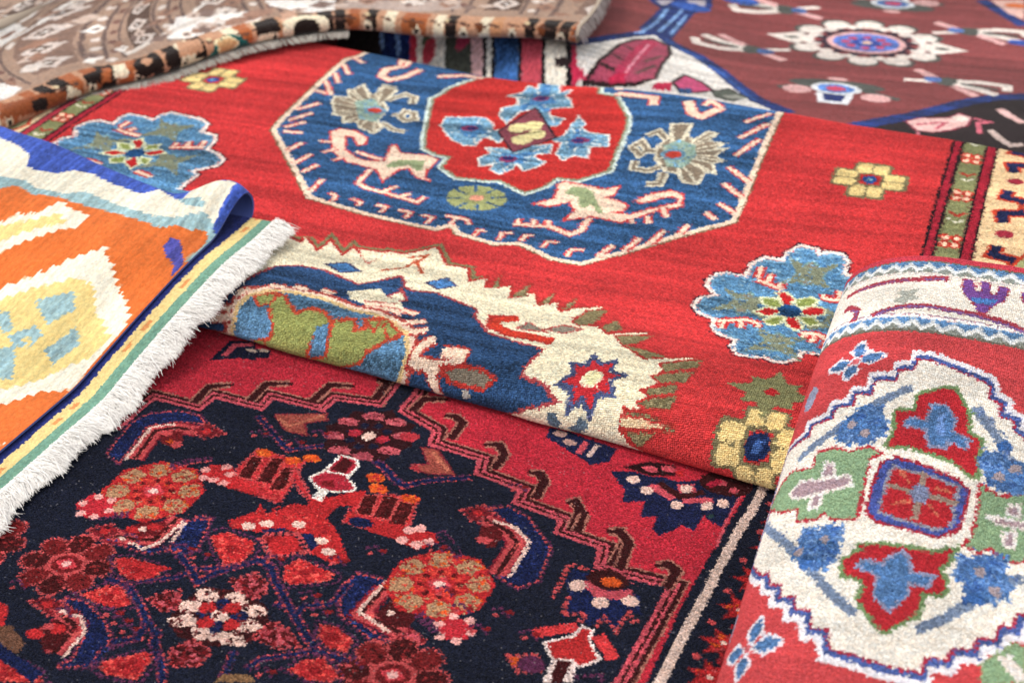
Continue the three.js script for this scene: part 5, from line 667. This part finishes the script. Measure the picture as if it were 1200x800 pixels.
function rug(key, name, label, design, knots, bump, sheen, nu, nv, thick, backColor, tile = pileRelief) {
  const g = thing(name, label, 'rug');
  const s = sheet(LIE[key], SIZE[key], nu, nv, thick), map = weave(design, knots);
  part('pile', s.top, wool(key, map, tile, bump, sheen), g);
  part('backing', s.back, plain(...backColor), g);
  MAPS[key] = map;
  return g;
}
const dark = rug('A', 'carpet', 'dark navy rug with scarlet figures lying flat under the other rugs', designA(), { kw: 1.5, kh: 1.5, grain: 0.16, fibre: 0.1, abrash: 0.08, lint: 0.008, speck: 7, sat: 0.93, seed: 11 }, 0.0011, 0.25, 220, 160, 0.007, [0.16, 0.12, 0.09]);
const redRug = rug('B', 'carpet_001', 'bright red rug with a large blue medallion, folded under along one edge', designB(), { kw: 2.5, kh: 1.75, grain: 0.10, fibre: 0.07, abrash: 0.15, speck: 4, sat: 0.95, seed: 31 }, 0.0011, 0.25, 260, 420, 0.007, [0.42, 0.3, 0.22]);
const wineRug = rug('D', 'carpet_002', 'wine red rug with a pale star flower, spread behind the blue medallion', designD(), { kw: 2.6, kh: 2.6, grain: 0.14, fibre: 0.08, abrash: 0.2, seed: 51 }, 0.001, 0.3, 240, 220, 0.006, [0.3, 0.22, 0.17]);
const brownRug = rug('C', 'carpet_003', 'brown and white rug with lozenges and a rust and black folded border', designC(), { kw: 2.8, kh: 2.8, grain: 0.1, fibre: 0.07, abrash: 0.05, seed: 71 }, 0.001, 0.5, 240, 260, 0.006, [0.34, 0.28, 0.22]);
const kilim = rug('E', 'kilim', 'orange flat-woven kilim with cream stepped lozenges and a white fringe', designE(), { kw: 2.6, kh: 5, ragged: 0.12, warp: 0.16, strays: 0, grain: 0.06, fibre: 0.06, abrash: 0.11, along: 'v', seed: 91 }, 0.0007, 0.15, 220, 320, 0.003, [0.06, 0.09, 0.3], kilimRelief);
{
  const s = sheet(LIE.G, SIZE.G, 40, 260, 0.004);
  part('striped_end', s.top, wool('G', weave(designG(), { kw: 1.8, kh: 3, ragged: 0.3, grain: 0.07, fibre: 0.06, abrash: 0.06, along: 'v', seed: 93 }), kilimRelief, 0.0007, 0.15), kilim);
  part('striped_end_backing', s.back, plain(0.6, 0.5, 0.36), kilim);
}
const rolled = rug('F', 'carpet_004', 'thickly folded coral red rug with an ivory stepped lozenge and zigzag end border', designF(), { kw: 2.2, kh: 2.2, grain: 0.07, fibre: 0.05, abrash: 0.09, speck: 3, sat: 0.92, seed: 111 }, 0.0011, 0.35, 300, 200, 0.008, [0.45, 0.3, 0.24]);

tufts('A', MAPS.A, dark, [-1.14, -0.13, 0.85, 1.59], 0.0018, 0.0018, 0.0014, 601);
tufts('B', MAPS.B, redRug, [-1.52, 0.06, 1.40, 2.50], 0.0024, 0.0019, 0.0014, 621);
tufts('F', MAPS.F, rolled, [-0.33, 0.22, 0.93, 1.736], 0.0020, 0.0020, 0.0013, 641);

// ------------------------------------------------------------------ fringes: every thread a thin bent strip with three sides
function fringe(name, parent, count, material, root, seed) {     // root(i) -> { at: (l) => [x, y, z], len, r }
  const P = [], I = [];
  for (let i = 0; i < count; i++) {
    const f = root(i), n = 6, b = P.length / 3;
    for (let s = 0; s <= n; s++) {
      const l = s / n, p = f.at(l), q = f.at(Math.min(1, l + 0.05)), p0 = f.at(Math.max(0, l - 0.05));
      const t = new THREE.Vector3(q[0] - p0[0], q[1] - p0[1], q[2] - p0[2]).normalize(), side = new THREE.Vector3(0, 1, 0).cross(t).normalize(), up = t.clone().cross(side);
      const r = f.r * (s === n ? 0.35 : 1 - 0.3 * l);
      for (let k = 0; k < 3; k++) { const a = k * 2.0944 + i; P.push(p[0] + r * (side.x * Math.cos(a) + up.x * Math.sin(a)), p[1] + r * (side.y * Math.cos(a) + up.y * Math.sin(a)), p[2] + r * (side.z * Math.cos(a) + up.z * Math.sin(a))); }
    }
    for (let s = 0; s < n; s++) for (let k = 0; k < 3; k++) { const a = b + s * 3 + k, c = b + s * 3 + (k + 1) % 3; I.push(a, c, a + 3, c, c + 3, a + 3); }
  }
  const g = new THREE.BufferGeometry(); g.setAttribute('position', new THREE.Float32BufferAttribute(P, 3)); g.setIndex(I); g.computeVertexNormals();
  const m = part(name, g, material, parent); m.userData.kind = 'stuff'; return m;
}
const cotton = new THREE.MeshPhysicalMaterial({ roughness: 1, specularIntensity: 0.2, sheen: 0.3, sheenColor: new THREE.Color(1, 1, 1), side: THREE.DoubleSide }); cotton.color.setRGB(0.9, 0.88, 0.85);
fringe('fringe', kilim, 11000, cotton, (i) => {
  const h = (k) => hash(i, k, 501), v = SIZE.G[2] + (SIZE.G[3] + 0.004 - SIZE.G[2]) * (i + 4 * h(1)) / 11000, knot = Math.round(v / 0.0045) * 0.0045, layer = h(9), loose = h(10) < 0.06 ? 1 : 0;
  const len = (0.031 + 0.007 * h(2) + 0.007 * noise(v * 55, 1, 503) + 0.004 * hash(Math.round(v / 0.0045), 2, 505)) * (layer < 0.3 ? 0.6 + 0.3 * h(8) : 1) * (1 + 0.18 * loose);
  const sway = 0.012 * noise(v * 30, 7, 504) + 0.006 * (hash(Math.round(v / 0.0045), 1, 506) - 0.5) + (0.008 + 0.03 * loose) * (h(3) - 0.5) - 0.007, lift = 0.001 + 0.006 * layer + 0.004 * loose, curl = (0.003 + 0.004 * h(11)) * (h(4) - 0.5), ph = h(5) * 6.28, wv = 4 + 6 * h(12);
  return { r: 0.00038 + 0.0003 * h(6), len, at: (l) => { const u = SIZE.G[1] - 0.004 + len * l + 0.0012 * Math.sin(ph + wv * 1.3 * l), w = v + 0.45 * (knot - v) * Math.sin(Math.PI * Math.min(1, l * 1.6)) + sway * l * l + curl * Math.sin(ph + l * wv), p = lieE2(u, w); return [p[0], p[1] - 0.006 * smooth(0, 0.35, l) + lift * (0.35 + Math.sin(Math.PI * Math.min(1, l * 1.05)) * 0.8) + 0.001 * Math.sin(ph + 7 * l), p[2]]; } };
});
const greyCotton = plain(0.45, 0.42, 0.38);
fringe('fringe', brownRug, 1200, greyCotton, (i) => {
  const h = (k) => hash(i, k, 521), u = 0.30 + 0.88 * (i + h(1)) / 1200, len = 0.010 + 0.012 * h(2), sway = 0.012 * noise(u * 40, 1, 522) + 0.008 * (h(3) - 0.5), lift = 0.004 * h(4);
  const f = Math.min(1, u / LENC), p = curveC.getPointAt(f), g = curveC.getTangentAt(f), base = 0.068 + 0.028 * smooth(0.5, 1.15, u) + 0.006 * noise(u * 6, 2, 21);
  return { r: 0.0009, len, at: (l) => { const k = 0.014 - (0.014 + len) * l; return [p.x + g.z * k + g.x * sway * l, base - 0.002 + lift * Math.sin(3 * l) + 0.001 - 0.004 * l, p.z - g.x * k + g.z * sway * l]; } };
});
fringe('fringe', brownRug, 700, plain(0.6, 0.57, 0.53), (i) => {
  const h = (k) => hash(i, k, 541), v = -0.02 + 0.5 * (i + h(1)) / 700, len = 0.025 + 0.02 * h(2), sway = 0.02 * (h(3) - 0.5), lift = 0.006 * h(4);
  const p = lieC(SIZE.C[1] - 0.002, v), q = lieC(SIZE.C[1] - 0.03, v), dx = p[0] - q[0], dz = p[2] - q[2], L = Math.hypot(dx, dz);
  return { r: 0.0011, len, at: (l) => [p[0] + dx / L * len * l - dz / L * sway * l, p[1] - 0.003 + lift * Math.sin(3 * l) - 0.03 * l * l, p[2] + dz / L * len * l + dx / L * sway * l] };
});
renderer.render(scene, camera);
